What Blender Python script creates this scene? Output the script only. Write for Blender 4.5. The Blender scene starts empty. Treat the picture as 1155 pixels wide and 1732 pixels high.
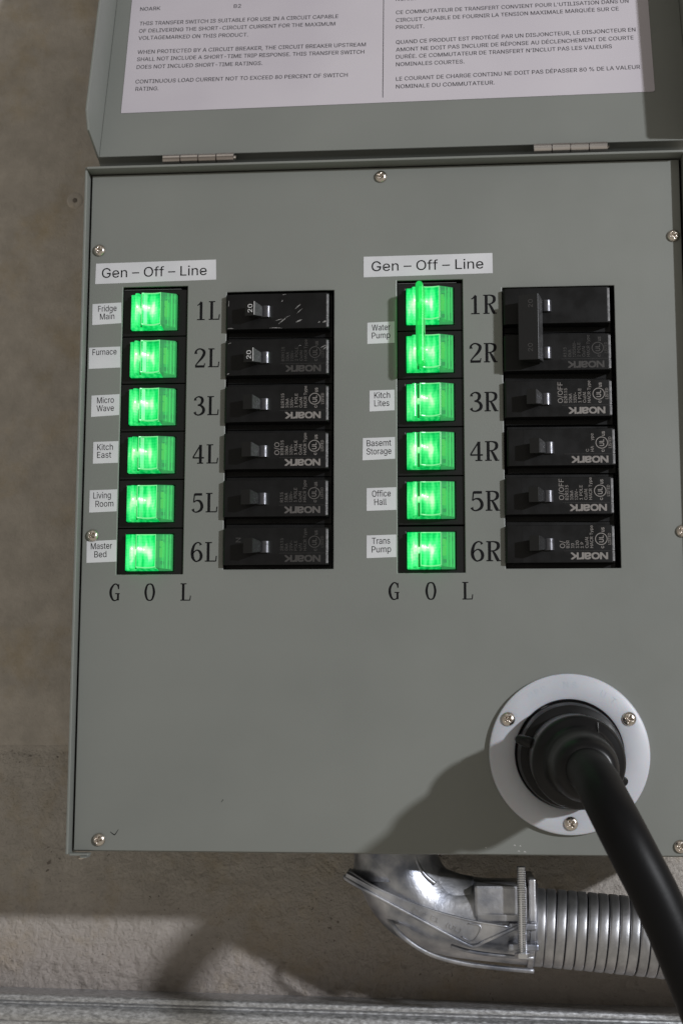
import bpy, bmesh, math, random
from mathutils import Vector, Matrix
random.seed(7)
S = bpy.context.scene
COL = S.collection
MM = 0.001

# ---------------------------------------------------------------- camera
# x to the right along the box front, h out of the front towards the viewer, z up; millimetres
def V(x, h, z):
    return Vector((x * MM, -h * MM, z * MM))
CR = [[0.9968389039231672, 0.0022349950597117555, -0.07941790995953989],
      [-0.008903897638003528, -0.9901643526399271, -0.13962548251664772],
      [-0.07894884566673839, 0.1398912418925424, -0.9870144478221443]]
def w(v):
    return Vector((v[0], -v[2], v[1]))
right, down, fwd = w(CR[0]), w(CR[1]), w(CR[2])
cam_data = bpy.data.cameras.new('camera')
cam = bpy.data.objects.new('camera', cam_data)
COL.objects.link(cam)
rot = Matrix((right, -down, -fwd)).transposed()
cam.matrix_world = Matrix.Translation(V(199.845, 748.108, 71.389)) @ rot.to_4x4()
cam_data.sensor_fit = 'VERTICAL'
cam_data.sensor_height = 36.0
cam_data.lens = 50.01
cam_data.clip_start = 0.01
cam_data.clip_end = 50
cam_data.dof.use_dof = True
cam_data.dof.focus_distance = 0.742
cam_data.dof.aperture_fstop = 16.0
S.camera = cam

# ---------------------------------------------------------------- light
S.view_settings.view_transform = 'Standard'
S.view_settings.look = 'None'
S.view_settings.exposure = 0.0
S.view_settings.gamma = 1.0
world = bpy.data.worlds.new('World')
S.world = world
world.use_nodes = True
wn, wl = world.node_tree.nodes, world.node_tree.links
bg = wn['Background']
tc = wn.new('ShaderNodeTexCoord'); sep = wn.new('ShaderNodeSeparateXYZ'); rmp = wn.new('ShaderNodeValToRGB')
mr = wn.new('ShaderNodeMapRange')
mr.inputs['From Min'].default_value = -1; mr.inputs['From Max'].default_value = 1
wl.new(tc.outputs['Generated'], sep.inputs[0]); wl.new(sep.outputs['Z'], mr.inputs['Value'])
wl.new(mr.outputs['Result'], rmp.inputs[0]); wl.new(rmp.outputs[0], bg.inputs['Color'])
rmp.color_ramp.elements[0].position = 0.25; rmp.color_ramp.elements[0].color = (0.50, 0.465, 0.405, 1)
rmp.color_ramp.elements[1].position = 0.8; rmp.color_ramp.elements[1].color = (0.24, 0.23, 0.21, 1)
bg.inputs['Strength'].default_value = 0.8

def area(name, loc, target, power, size, color, shape='DISK', size_y=None):
    l = bpy.data.lights.new(name, 'AREA')
    l.shape = shape; l.size = size
    if size_y: l.size_y = size_y
    l.energy = power; l.color = color
    o = bpy.data.objects.new(name, l)
    COL.objects.link(o)
    o.location = loc
    o.rotation_euler = (target - loc).to_track_quat('-Z', 'Y').to_euler()
    return o
area('work_lamp', V(1740, 1560, 760), V(160, 0, 140), 40.5, 0.10, (.98, 1.0, 1.045))
area('overhead_fill', V(-200, 1500, 1700), V(160, 0, 100), 1.5, 1.2, (1.0, 0.93, 0.84))  # added overhead fill, gives the metal something to reflect

S.cycles.use_denoising = True
S.cycles.max_bounces = 8
S.cycles.transparent_max_bounces = 16
S.cycles.caustics_reflective = False
S.cycles.caustics_refractive = False

# ---------------------------------------------------------------- materials
def principled(name, base=(.5, .5, .5), rough=.5, metal=0.0, **kw):
    m = bpy.data.materials.new(name); m.use_nodes = True
    b = m.node_tree.nodes['Principled BSDF']
    b.inputs['Base Color'].default_value = (*base, 1)
    b.inputs['Roughness'].default_value = rough
    b.inputs['Metallic'].default_value = metal
    for k, v in kw.items():
        b.inputs[k].default_value = v
    return m
def noise(m, scale, detail=4, coord='Object', rough=.5, stretch=None):
    n = m.node_tree.nodes; l = m.node_tree.links
    t = n.new('ShaderNodeTexCoord'); x = n.new('ShaderNodeTexNoise')
    x.inputs['Scale'].default_value = scale; x.inputs['Detail'].default_value = detail
    x.inputs['Roughness'].default_value = rough
    src = t.outputs[coord]
    if stretch:
        mp = n.new('ShaderNodeMapping'); mp.inputs['Scale'].default_value = stretch
        l.new(src, mp.inputs[0]); src = mp.outputs[0]
    l.new(src, x.inputs['Vector'])
    return x
def bump(m, src, strength, dist=0.001, chain=None):
    n = m.node_tree.nodes; l = m.node_tree.links
    b = n.new('ShaderNodeBump'); b.inputs['Strength'].default_value = strength
    b.inputs['Distance'].default_value = dist
    l.new(src, b.inputs['Height'])
    if chain: l.new(chain.outputs[0], b.inputs['Normal'])
    l.new(b.outputs[0], n['Principled BSDF'].inputs['Normal'])
    return b
def vary(m, src, c0, c1, p0=.35, p1=.65, inp='Base Color'):
    n = m.node_tree.nodes; l = m.node_tree.links
    r = n.new('ShaderNodeValToRGB')
    r.color_ramp.elements[0].position = p0; r.color_ramp.elements[1].position = p1
    r.color_ramp.elements[0].color = (*c0, 1); r.color_ramp.elements[1].color = (*c1, 1)
    l.new(src, r.inputs[0]); l.new(r.outputs[0], n['Principled BSDF'].inputs[inp])
    return r

enamel = principled('grey_enamel', (.2, .21, .195), .42)
x = noise(enamel, 9, 3); vary(enamel, x.outputs[0], (.178, .186, .172), (.198, .206, .190))
x = noise(enamel, 1100, 3); b0 = bump(enamel, x.outputs[0], .16, .00025)
x = noise(enamel, 14, 3); b1 = bump(enamel, x.outputs[0], .12, .002, b0)
x = noise(enamel, 26, 7, rough=.65); vary(enamel, x.outputs[0], (.36, .36, .36), (.50, .50, .50), .35, .65, 'Roughness')
enamel.node_tree.nodes['Principled BSDF'].inputs['Specular IOR Level'].default_value = .4

black = principled('black_plastic', (.0048, .0048, .0051), .40, 0, **{'Specular IOR Level': .26})
x = noise(black, 1500, 2); bump(black, x.outputs[0], .12, .0002)
x = noise(black, 120, 5); vary(black, x.outputs[0], (.34, .34, .34), (.50, .50, .50), inp='Roughness')
glossblack = principled('glossy_black_plastic', (.008, .008, .009), .16)
x = noise(glossblack, 500, 4); vary(glossblack, x.outputs[0], (.12, .12, .12), (.3, .3, .3), inp='Roughness')
lever_m = principled('toggle_plastic', (.0065, .0065, .0065), .40, 0, **{'Specular IOR Level': .36})
x = noise(lever_m, 900, 3); bump(lever_m, x.outputs[0], .15, .0002)
barrel_m = principled('toggle_barrel', (.10, .10, .11), .30, .75)
x = noise(barrel_m, 500, 4); vary(barrel_m, x.outputs[0], (.22, .22, .22), (.42, .42, .42), inp='Roughness')
dark = principled('dark_void', (.004, .004, .004), .9)
housing_m = principled('switch_housing_plastic', (.006, .006, .0062), .42, 0, **{'Specular IOR Level': .35})
x = noise(housing_m, 1800, 2); bump(housing_m, x.outputs[0], .2, .0002)
rubber = principled('black_rubber', (.0036, .0036, .0042), .46, 0, **{'Specular IOR Level': .17})
x = noise(rubber, 350, 3); bump(rubber, x.outputs[0], .12, .0004)
plug_m = principled('plug_plastic', (.0045, .0045, .005), .34, 0, **{'Specular IOR Level': .3})
x = noise(plug_m, 400, 3); bump(plug_m, x.outputs[0], .08, .0003)
ink = principled('black_ink', (.004, .004, .005), .6, 0, **{'Specular IOR Level': .15})
greyink = principled('faded_ink', (.035, .035, .037), .6)
sheetink = principled('sheet_ink', (.045, .042, .05), .7)
def legend(name, v):
    m = principled(name, (v * 1.02, v * .94, v * .88), .6)
    return m
legends = {1: legend('pale_print', .20), 2: legend('worn_print', .085), 3: legend('faint_print', .034), 4: legend('ghost_print', .02)}
white_print = principled('white_print', (.62, .62, .62), .5)
label_m = principled('label_tape', (.44, .43, .46), .45)
x = noise(label_m, 60, 2); vary(label_m, x.outputs[0], (.55, .55, .575), (.60, .60, .62))
paper_m = principled('paper', (.5, .47, .5), .7)
x = noise(paper_m, 12, 3); vary(paper_m, x.outputs[0], (.47, .435, .475), (.52, .485, .52))
nylon = principled('white_nylon', (.46, .48, .52), .4, 0, **{'Subsurface Weight': .25, 'Subsurface Scale': .004})
x = noise(nylon, 40, 4); vary(nylon, x.outputs[0], (.47, .485, .53), (.53, .545, .59))
scuff_m = principled('scuff', (.28, .27, .26), .7)
x = noise(scuff_m, 3000, 3); vary(scuff_m, x.outputs[0], (.03, .03, .03), (.36, .35, .34), .4, .6)

nickel = principled('nickel_steel', (.62, .56, .50), .2, 1.0)
x = noise(nickel, 800, 4); vary(nickel, x.outputs[0], (.14, .14, .14), (.34, .34, .34), inp='Roughness')
brushed = principled('brushed_steel', (.55, .52, .50), .25, 1.0)
x = noise(brushed, 300, 6, stretch=(.03, 1, 1)); vary(brushed, x.outputs[0], (.36, .32, .30), (.72, .69, .68))
bump(brushed, x.outputs[0], .2, .0003)
cast = principled('zinc_casting', (.62, .63, .66), .3, 1.0)
x = noise(cast, 60, 6); vary(cast, x.outputs[0], (.20, .215, .26), (.70, .70, .72), .32, .70)  # bluish dark and bright patches stand in for reflections in the metal
y_ = noise(cast, 420, 5, rough=.65); bump(cast, y_.outputs[0], .35, .0005)
z_ = noise(cast, 35, 5); vary(cast, z_.outputs[0], (.34, .34, .34), (.56, .56, .56), .35, .7, 'Roughness')
strip = principled('aluminium_strip', (.5, .5, .52), .42, 1.0)
x = noise(strip, 90, 6, rough=.65, stretch=(1, 1, .2)); vary(strip, x.outputs[0], (.30, .305, .32), (.52, .52, .54), .3, .65)
y_ = noise(strip, 500, 5); bump(strip, y_.outputs[0], .25, .0003)
galv = principled('galvanised_steel', (.5, .51, .53), .34, 0.85)
x = noise(galv, 700, 6, rough=.7, stretch=(.45, 1, 1)); vary(galv, x.outputs[0], (.28, .285, .30), (.72, .73, .75), .32, .68)
y_ = noise(galv, 700, 6, rough=.7, stretch=(.25, 1, 1)); bump(galv, y_.outputs[0], .4, .0005)
vary(galv, x.outputs[0], (.28, .28, .28), (.55, .55, .55), .3, .7, 'Roughness')

# concrete: smooth brown-grey above the pour line, rough pitted below
conc = principled('concrete', (.3, .26, .22), .88)
n, l = conc.node_tree.nodes, conc.node_tree.links
a = noise(conc, 7, 6, rough=.6, stretch=(.35, 1, 1.6)); b = noise(conc, 60, 8, rough=.65)
r1 = vary(conc, a.outputs[0], (.455, .42, .38), (.525, .485, .44), .3, .7)
r2 = n.new('ShaderNodeValToRGB'); r2.color_ramp.elements[0].position = .3; r2.color_ramp.elements[1].position = .75
r2.color_ramp.elements[0].color = (.80, .79, .78, 1); r2.color_ramp.elements[1].color = (1.12, 1.11, 1.10, 1)
l.new(b.outputs[0], r2.inputs[0])
mx = n.new('ShaderNodeMix'); mx.data_type = 'RGBA'; mx.blend_type = 'MULTIPLY'; mx.inputs[0].default_value = 1
l.new(r1.outputs[0], mx.inputs[6]); l.new(r2.outputs[0], mx.inputs[7])
geo = n.new('ShaderNodeNewGeometry'); sp = n.new('ShaderNodeSeparateXYZ'); l.new(geo.outputs['Position'], sp.inputs[0])
mz = n.new('ShaderNodeMapRange'); mz.inputs['From Min'].default_value = .052; mz.inputs['From Max'].default_value = .046
l.new(sp.outputs['Z'], mz.inputs['Value'])
mz2 = n.new('ShaderNodeMapRange'); mz2.inputs['From Min'].default_value = -.02; mz2.inputs['From Max'].default_value = -.075
mz2.inputs['To Min'].default_value = 0; mz2.inputs['To Max'].default_value = 1
l.new(sp.outputs['Z'], mz2.inputs['Value'])
low_ = n.new('ShaderNodeMix'); low_.data_type = 'RGBA'; low_.blend_type = 'MULTIPLY'
low_.inputs[7].default_value = (1.20, 1.21, 1.23, 1); l.new(mz.outputs[0], low_.inputs[0]); l.new(mx.outputs[2], low_.inputs[6])
pale = n.new('ShaderNodeMix'); pale.data_type = 'RGBA'
pale.inputs[7].default_value = (.455, .405, .375, 1)
l.new(mz2.outputs[0], pale.inputs[0]); l.new(low_.outputs[2], pale.inputs[6])
pale2 = n.new('ShaderNodeMix'); pale2.data_type = 'RGBA'; pale2.blend_type = 'MULTIPLY'; pale2.inputs[0].default_value = 1
l.new(pale.outputs[2], pale2.inputs[6])
# sandy yellow patches and dark pits low on the wall
c = noise(conc, 22, 5, rough=.7); r3 = n.new('ShaderNodeValToRGB')
r3.color_ramp.elements[0].position = .52; r3.color_ramp.elements[0].color = (1, 1, 1, 1)
r3.color_ramp.elements[1].position = .72; r3.color_ramp.elements[1].color = (.95, .88, .74, 1)
l.new(c.outputs[0], r3.inputs[0]); l.new(r3.outputs[0], pale2.inputs[7])
vo = n.new('ShaderNodeTexVoronoi'); vo.inputs['Scale'].default_value = 250; vo.inputs['Randomness'].default_value = 1
wob = noise(conc, 500, 3); wv_ = n.new('ShaderNodeVectorMath'); wv_.operation = 'MULTIPLY_ADD'
wv_.inputs[1].default_value = (.0035, .0035, .0035); l.new(wob.outputs[1], wv_.inputs[0]); l.new(geo.outputs['Position'], wv_.inputs[2])
l.new(wv_.outputs[0], vo.inputs['Vector'])
thr = noise(conc, 30, 3)
pd = n.new('ShaderNodeMath'); pd.operation = 'MULTIPLY_ADD'; pd.inputs[1].default_value = -.9; pd.inputs[2].default_value = .50
l.new(thr.outputs[0], pd.inputs[0])
lt = n.new('ShaderNodeMath'); lt.operation = 'LESS_THAN'; l.new(vo.outputs['Distance'], lt.inputs[0]); l.new(pd.outputs[0], lt.inputs[1])
lz = n.new('ShaderNodeMath'); lz.operation = 'MULTIPLY'; l.new(lt.outputs[0], lz.inputs[0]); l.new(mz.outputs[0], lz.inputs[1])
pit = n.new('ShaderNodeMix'); pit.data_type = 'RGBA'; pit.inputs[7].default_value = (.24, .21, .185, 1)
l.new(lz.outputs[0], pit.inputs[0]); l.new(pale2.outputs[2], pit.inputs[6])
l.new(pit.outputs[2], n['Principled BSDF'].inputs['Base Color'])
fine = noise(conc, 420, 6, rough=.7)
mul = n.new('ShaderNodeMath'); mul.operation = 'MULTIPLY'
add = n.new('ShaderNodeMath'); add.operation = 'MULTIPLY_ADD'; add.inputs[1].default_value = .8; add.inputs[2].default_value = .2
l.new(mz.outputs[0], add.inputs[0]); l.new(fine.outputs[0], mul.inputs[0]); l.new(add.outputs[0], mul.inputs[1])
bb = bump(conc, mul.outputs[0], 1.0, .0022)
mid = noise(conc, 130, 6, rough=.7)
mm = n.new('ShaderNodeMath'); mm.operation = 'MULTIPLY'; l.new(mid.outputs[0], mm.inputs[0]); l.new(add.outputs[0], mm.inputs[1])
bump(conc, mm.outputs[0], .9, .0038, bb)

# lit green plastic: a tinted clear shell that also glows from the LED inside it
def lit_plastic(name, clear, strength, led=True, col=(.012, .80, .10)):
    m = bpy.data.materials.new(name); m.use_nodes = True
    n, l = m.node_tree.nodes, m.node_tree.links
    n.remove(n['Principled BSDF']); out = n['Material Output']
    em = n.new('ShaderNodeEmission'); em.inputs['Strength'].default_value = strength
    tr = n.new('ShaderNodeBsdfTransparent'); tr.inputs['Color'].default_value = (.22, .95, .38, 1)
    gl = n.new('ShaderNodeBsdfGlossy'); gl.inputs['Roughness'].default_value = .22
    gl.inputs['Color'].default_value = (.35, .5, .38, 1)
    m1 = n.new('ShaderNodeMixShader'); m1.inputs[0].default_value = 1 - clear
    m2 = n.new('ShaderNodeMixShader'); fr = n.new('ShaderNodeFresnel'); fr.inputs['IOR'].default_value = 1.5
    l.new(tr.outputs[0], m1.inputs[1]); l.new(em.outputs[0], m1.inputs[2])
    l.new(fr.outputs[0], m2.inputs[0]); l.new(m1.outputs[0], m2.inputs[1]); l.new(gl.outputs[0], m2.inputs[2])
    l.new(m2.outputs[0], out.inputs[0])
    if not led:
        em.inputs['Color'].default_value = (*col, 1)
        return m
    t = n.new('ShaderNodeTexCoord')
    total = None
    # (x, z) of the two LEDs in millimetres from the rocker centre, spread, weight
    for (lx, lz, sx, sz, wt) in ((-8.8, -.8, .0050, .0100, .55), (.8, -.6, .0036, .0078, .62), (-3.8, .9, .0045, .0026, .55)):
        mp = n.new('ShaderNodeMapping'); mp.vector_type = 'TEXTURE'
        mp.inputs['Location'].default_value = (lx * MM, -.004, lz * MM)
        mp.inputs['Scale'].default_value = (sx * 1.7, .05, sz * 1.7)
        l.new(t.outputs['Object'], mp.inputs[0])
        g = n.new('ShaderNodeTexGradient'); g.gradient_type = 'QUADRATIC_SPHERE'
        l.new(mp.outputs[0], g.inputs[0])
        k = n.new('ShaderNodeMath'); k.operation = 'MULTIPLY'; k.inputs[1].default_value = wt
        l.new(g.outputs[1], k.inputs[0])
        if total is None: total = k.outputs[0]
        else:
            s = n.new('ShaderNodeMath'); s.operation = 'ADD'; l.new(total, s.inputs[0]); l.new(k.outputs[0], s.inputs[1]); total = s.outputs[0]
    no = n.new('ShaderNodeTexNoise'); no.inputs['Scale'].default_value = 260; no.inputs['Detail'].default_value = 2
    mp = n.new('ShaderNodeMapping'); mp.inputs['Scale'].default_value = (1.6, 1, .35)
    oi = n.new('ShaderNodeObjectInfo'); ad = n.new('ShaderNodeVectorMath'); ad.operation = 'ADD'
    l.new(t.outputs['Object'], ad.inputs[0]); l.new(oi.outputs['Random'], ad.inputs[1])
    l.new(ad.outputs[0], mp.inputs[0]); l.new(mp.outputs[0], no.inputs['Vector'])
    # moulded fine ribs, light and dark lines across
    wv = n.new('ShaderNodeTexWave'); wv.bands_direction = 'Z'; wv.inputs['Scale'].default_value = 2 * math.pi / .0155 / 2
    l.new(t.outputs['Object'], wv.inputs['Vector'])
    s1 = n.new('ShaderNodeMath'); s1.operation = 'MULTIPLY_ADD'; s1.inputs[1].default_value = .60
    l.new(no.outputs[0], s1.inputs[0]); l.new(total, s1.inputs[2])
    wx = n.new('ShaderNodeTexWave'); wx.bands_direction = 'X'; wx.inputs['Scale'].default_value = 95; wx.inputs['Distortion'].default_value = 5.0; wx.inputs['Detail'].default_value = 3; wx.inputs['Detail Scale'].default_value = 2.2
    l.new(ad.outputs[0], wx.inputs['Vector'])
    s0 = n.new('ShaderNodeMath'); s0.operation = 'MULTIPLY_ADD'; s0.inputs[1].default_value = .13
    l.new(wx.outputs[1], s0.inputs[0]); l.new(s1.outputs[0], s0.inputs[2]); s1 = s0
    s2 = n.new('ShaderNodeMath'); s2.operation = 'MULTIPLY_ADD'; s2.inputs[1].default_value = .05
    l.new(wv.outputs[1], s2.inputs[0]); l.new(s1.outputs[0], s2.inputs[2])
    r = n.new('ShaderNodeValToRGB'); e = r.color_ramp.elements
    e[0].position = .16; e[0].color = (.0, .24, .05, 1)
    e[1].position = 1.0; e[1].color = (.80, 1.15, .70, 1)
    q = e.new(.42); q.color = (.004, .62, .13, 1)
    q = e.new(.68); q.color = (.10, .95, .28, 1)
    l.new(s2.outputs[0], r.inputs[0]); l.new(r.outputs[0], em.inputs['Color'])
    rs = n.new('ShaderNodeMapRange'); rs.inputs['To Min'].default_value = strength * .84; rs.inputs['To Max'].default_value = strength * 1.12
    l.new(oi.outputs['Random'], rs.inputs['Value']); l.new(rs.outputs[0], em.inputs['Strength'])
    return m
lens_m = lit_plastic('lit_green_lens', .34, 1.5)
facet_m = lit_plastic('clear_green_facet', .5, .95, led=False, col=(.10, .58, .22))
tie_m = lit_plastic('clear_green_tie', .5, 1.25, led=False, col=(.02, .74, .14))
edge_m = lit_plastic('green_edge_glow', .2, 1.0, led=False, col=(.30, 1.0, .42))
def glow(name, col, st):
    m = bpy.data.materials.new(name); m.use_nodes = True
    n, l = m.node_tree.nodes, m.node_tree.links
    n.remove(n['Principled BSDF'])
    em = n.new('ShaderNodeEmission'); em.inputs['Color'].default_value = (*col, 1); em.inputs['Strength'].default_value = st
    l.new(em.outputs[0], n['Material Output'].inputs[0])
    return m
led_m = glow('led_glow', (.62, 1.0, .60), 2.2)
board_m = principled('green_lit_board', (.22, .62, .25), .5, 0, **{'Emission Color': (.06, .48, .14, 1), 'Emission Strength': .45})
pad_m = principled('yellow_component', (.5, .45, .12), .5, 0, **{'Emission Color': (.42, .62, .10, 1), 'Emission Strength': .8})
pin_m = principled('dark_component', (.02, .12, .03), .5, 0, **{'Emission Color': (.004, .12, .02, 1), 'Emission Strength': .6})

# ---------------------------------------------------------------- helpers
def obj(name, bm_or_me, mats, parent=None, loc=None, smooth=False, bevel=0, weight=False):
    if isinstance(bm_or_me, bmesh.types.BMesh):
        me = bpy.data.meshes.new(name); bm_or_me.to_mesh(me); bm_or_me.free()
    else:
        me = bm_or_me
    me.materials.clear()
    for m in (mats if isinstance(mats, (list, tuple)) else [mats]): me.materials.append(m)
    if smooth:
        for p in me.polygons: p.use_smooth = True
    o = bpy.data.objects.new(name, me); COL.objects.link(o)
    if loc is not None: o.location = loc
    if parent is not None: o.parent = parent
    if bevel:
        md = o.modifiers.new('bevel', 'BEVEL'); md.width = bevel * MM; md.segments = 2; md.limit_method = 'ANGLE'
        md.angle_limit = math.radians(35)
    return o
def tag(o, label=None, cat=None, group=None, kind=None):
    if label: o['label'] = label
    if cat: o['category'] = cat
    if group: o['group'] = group
    if kind: o['kind'] = kind
    return o
def thing(name, loc, label, cat, group=None):
    o = bpy.data.objects.new(name, None); COL.objects.link(o); o.location = loc
    o.empty_display_size = .01
    return tag(o, label, cat, group)
def box(bm, x0, x1, h0, h1, z0, z1, mi=0):
    vs = [bm.verts.new(V(x, h, z)) for x in (x0, x1) for h in (h0, h1) for z in (z0, z1)]
    fs = []
    for q in ((0, 1, 3, 2), (4, 6, 7, 5), (0, 4, 5, 1), (2, 3, 7, 6), (0, 2, 6, 4), (1, 5, 7, 3)):
        f = bm.faces.new([vs[i] for i in q]); f.material_index = mi; fs.append(f)
    bmesh.ops.recalc_face_normals(bm, faces=fs)
    return fs
def B(*boxes):
    bm = bmesh.new()
    for b in boxes: box(bm, *b)
    return bm
def plate(x0, x1, z0, z1, holes, h0, h1):
    """a sheet with rectangular holes, front at h1 and back at h0"""
    xs = sorted({x0, x1, *[c for q in holes for c in q[:2]]}); zs = sorted({z0, z1, *[c for q in holes for c in q[2:]]})
    bm = bmesh.new()
    solid = {}
    for i in range(len(xs) - 1):
        for j in range(len(zs) - 1):
            cx, cz = (xs[i] + xs[i + 1]) / 2, (zs[j] + zs[j + 1]) / 2
            solid[i, j] = not any(q[0] < cx < q[1] and q[2] < cz < q[3] for q in holes)
    cache = {}
    def vv(i, j, h):
        k = (i, j, h)
        if k not in cache: cache[k] = bm.verts.new(V(xs[i], h, zs[j]))
        return cache[k]
    for (i, j), s in solid.items():
        if not s: continue
        bm.faces.new([vv(i, j, h1), vv(i + 1, j, h1), vv(i + 1, j + 1, h1), vv(i, j + 1, h1)])
        bm.faces.new([vv(i, j, h0), vv(i, j + 1, h0), vv(i + 1, j + 1, h0), vv(i + 1, j, h0)])
        for (di, dj, a, b) in ((-1, 0, (i, j), (i, j + 1)), (1, 0, (i + 1, j), (i + 1, j + 1)), (0, -1, (i, j), (i + 1, j)), (0, 1, (i, j + 1), (i + 1, j + 1))):
            if not solid.get((i + di, j + dj), False):
                bm.faces.new([vv(*a, h0), vv(*b, h0), vv(*b, h1), vv(*a, h1)])
    bmesh.ops.recalc_face_normals(bm, faces=bm.faces)
    bmesh.ops.dissolve_limit(bm, angle_limit=.01, verts=bm.verts, edges=bm.edges, use_dissolve_boundaries=False)
    return bm
def extrude_profile(pts, z0, z1, bm=None, mi=0, taper=0):
    """pts: (x, h) outline, extruded along z"""
    bm = bm or bmesh.new()
    a = [bm.verts.new(V(x, h, z0)) for x, h in pts]; b = [bm.verts.new(V(x, h, z1)) for x, h in pts]
    fs = [bm.faces.new(a), bm.faces.new(b[::-1])]
    for i in range(len(pts)):
        j = (i + 1) % len(pts)
        fs.append(bm.faces.new([a[i], b[i], b[j], a[j]]))
    for f in fs: f.material_index = mi
    bmesh.ops.recalc_face_normals(bm, faces=fs)
    return bm
def lathe(profile, seg=48, bm=None, centre=(0, 0), close=False):
    """profile (r, h) turned round the h axis"""
    bm = bm or bmesh.new(); rings = []
    for r, h in profile:
        if r < 1e-6: rings.append([bm.verts.new(V(centre[0], h, centre[1]))] * seg)
        else: rings.append([bm.verts.new(V(centre[0] + r * math.cos(2 * math.pi * k / seg), h, centre[1] + r * math.sin(2 * math.pi * k / seg))) for k in range(seg)])
    fs = []
    n = len(rings)
    for i in range(n if close else n - 1):
        for k in range(seg):
            q = [rings[i][k], rings[i][(k + 1) % seg], rings[(i + 1) % n][(k + 1) % seg], rings[(i + 1) % n][k]]
            q2 = []
            for v in q:
                if v not in q2: q2.append(v)
            if len(q2) > 2: fs.append(bm.faces.new(q2))
    bmesh.ops.recalc_face_normals(bm, faces=fs)
    return bm
def spline(pts, n):
    """Catmull-Rom through tuples"""
    out = []
    P = [pts[0]] + list(pts) + [pts[-1]]
    for i in range(1, len(P) - 2):
        for k in range(n):
            t = k / n
            out.append(tuple(.5 * ((2 * b) + (-a + c) * t + (2 * a - 5 * b + 4 * c - d) * t * t + (-a + 3 * b - 3 * c + d) * t ** 3)
                             for a, b, c, d in zip(P[i - 1], P[i], P[i + 1], P[i + 2])))
    out.append(tuple(pts[-1]))
    return out
def tube(path, radii, seg=24, bm=None, cap=True, squash=None):
    """path: Vectors in metres, radii in mm"""
    bm = bm or bmesh.new(); rings = []; up = None
    for i, p in enumerate(path):
        t = (path[min(i + 1, len(path) - 1)] - path[max(i - 1, 0)]).normalized()
        if up is None:
            up = Vector((0, 1, 0)) if abs(t.y) < .9 else Vector((0, 0, 1))
        s = t.cross(up).normalized(); up = s.cross(t).normalized()
        r = radii[i] * MM if hasattr(radii, '__len__') else radii * MM
        rings.append([bm.verts.new(p + r * (math.cos(2 * math.pi * k / seg) * s + math.sin(2 * math.pi * k / seg) * up)) for k in range(seg)])
    fs = []
    for a, b in zip(rings, rings[1:]):
        for k in range(seg): fs.append(bm.faces.new([a[k], a[(k + 1) % seg], b[(k + 1) % seg], b[k]]))
    if cap: fs += [bm.faces.new(rings[0]), bm.faces.new(rings[-1][::-1])]
    bmesh.ops.recalc_face_normals(bm, faces=fs)
    return bm
def autosmooth(o, ang=35):
    me = o.data
    me.set_sharp_from_angle(angle=math.radians(ang))
    for p in me.polygons: p.use_smooth = True

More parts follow.
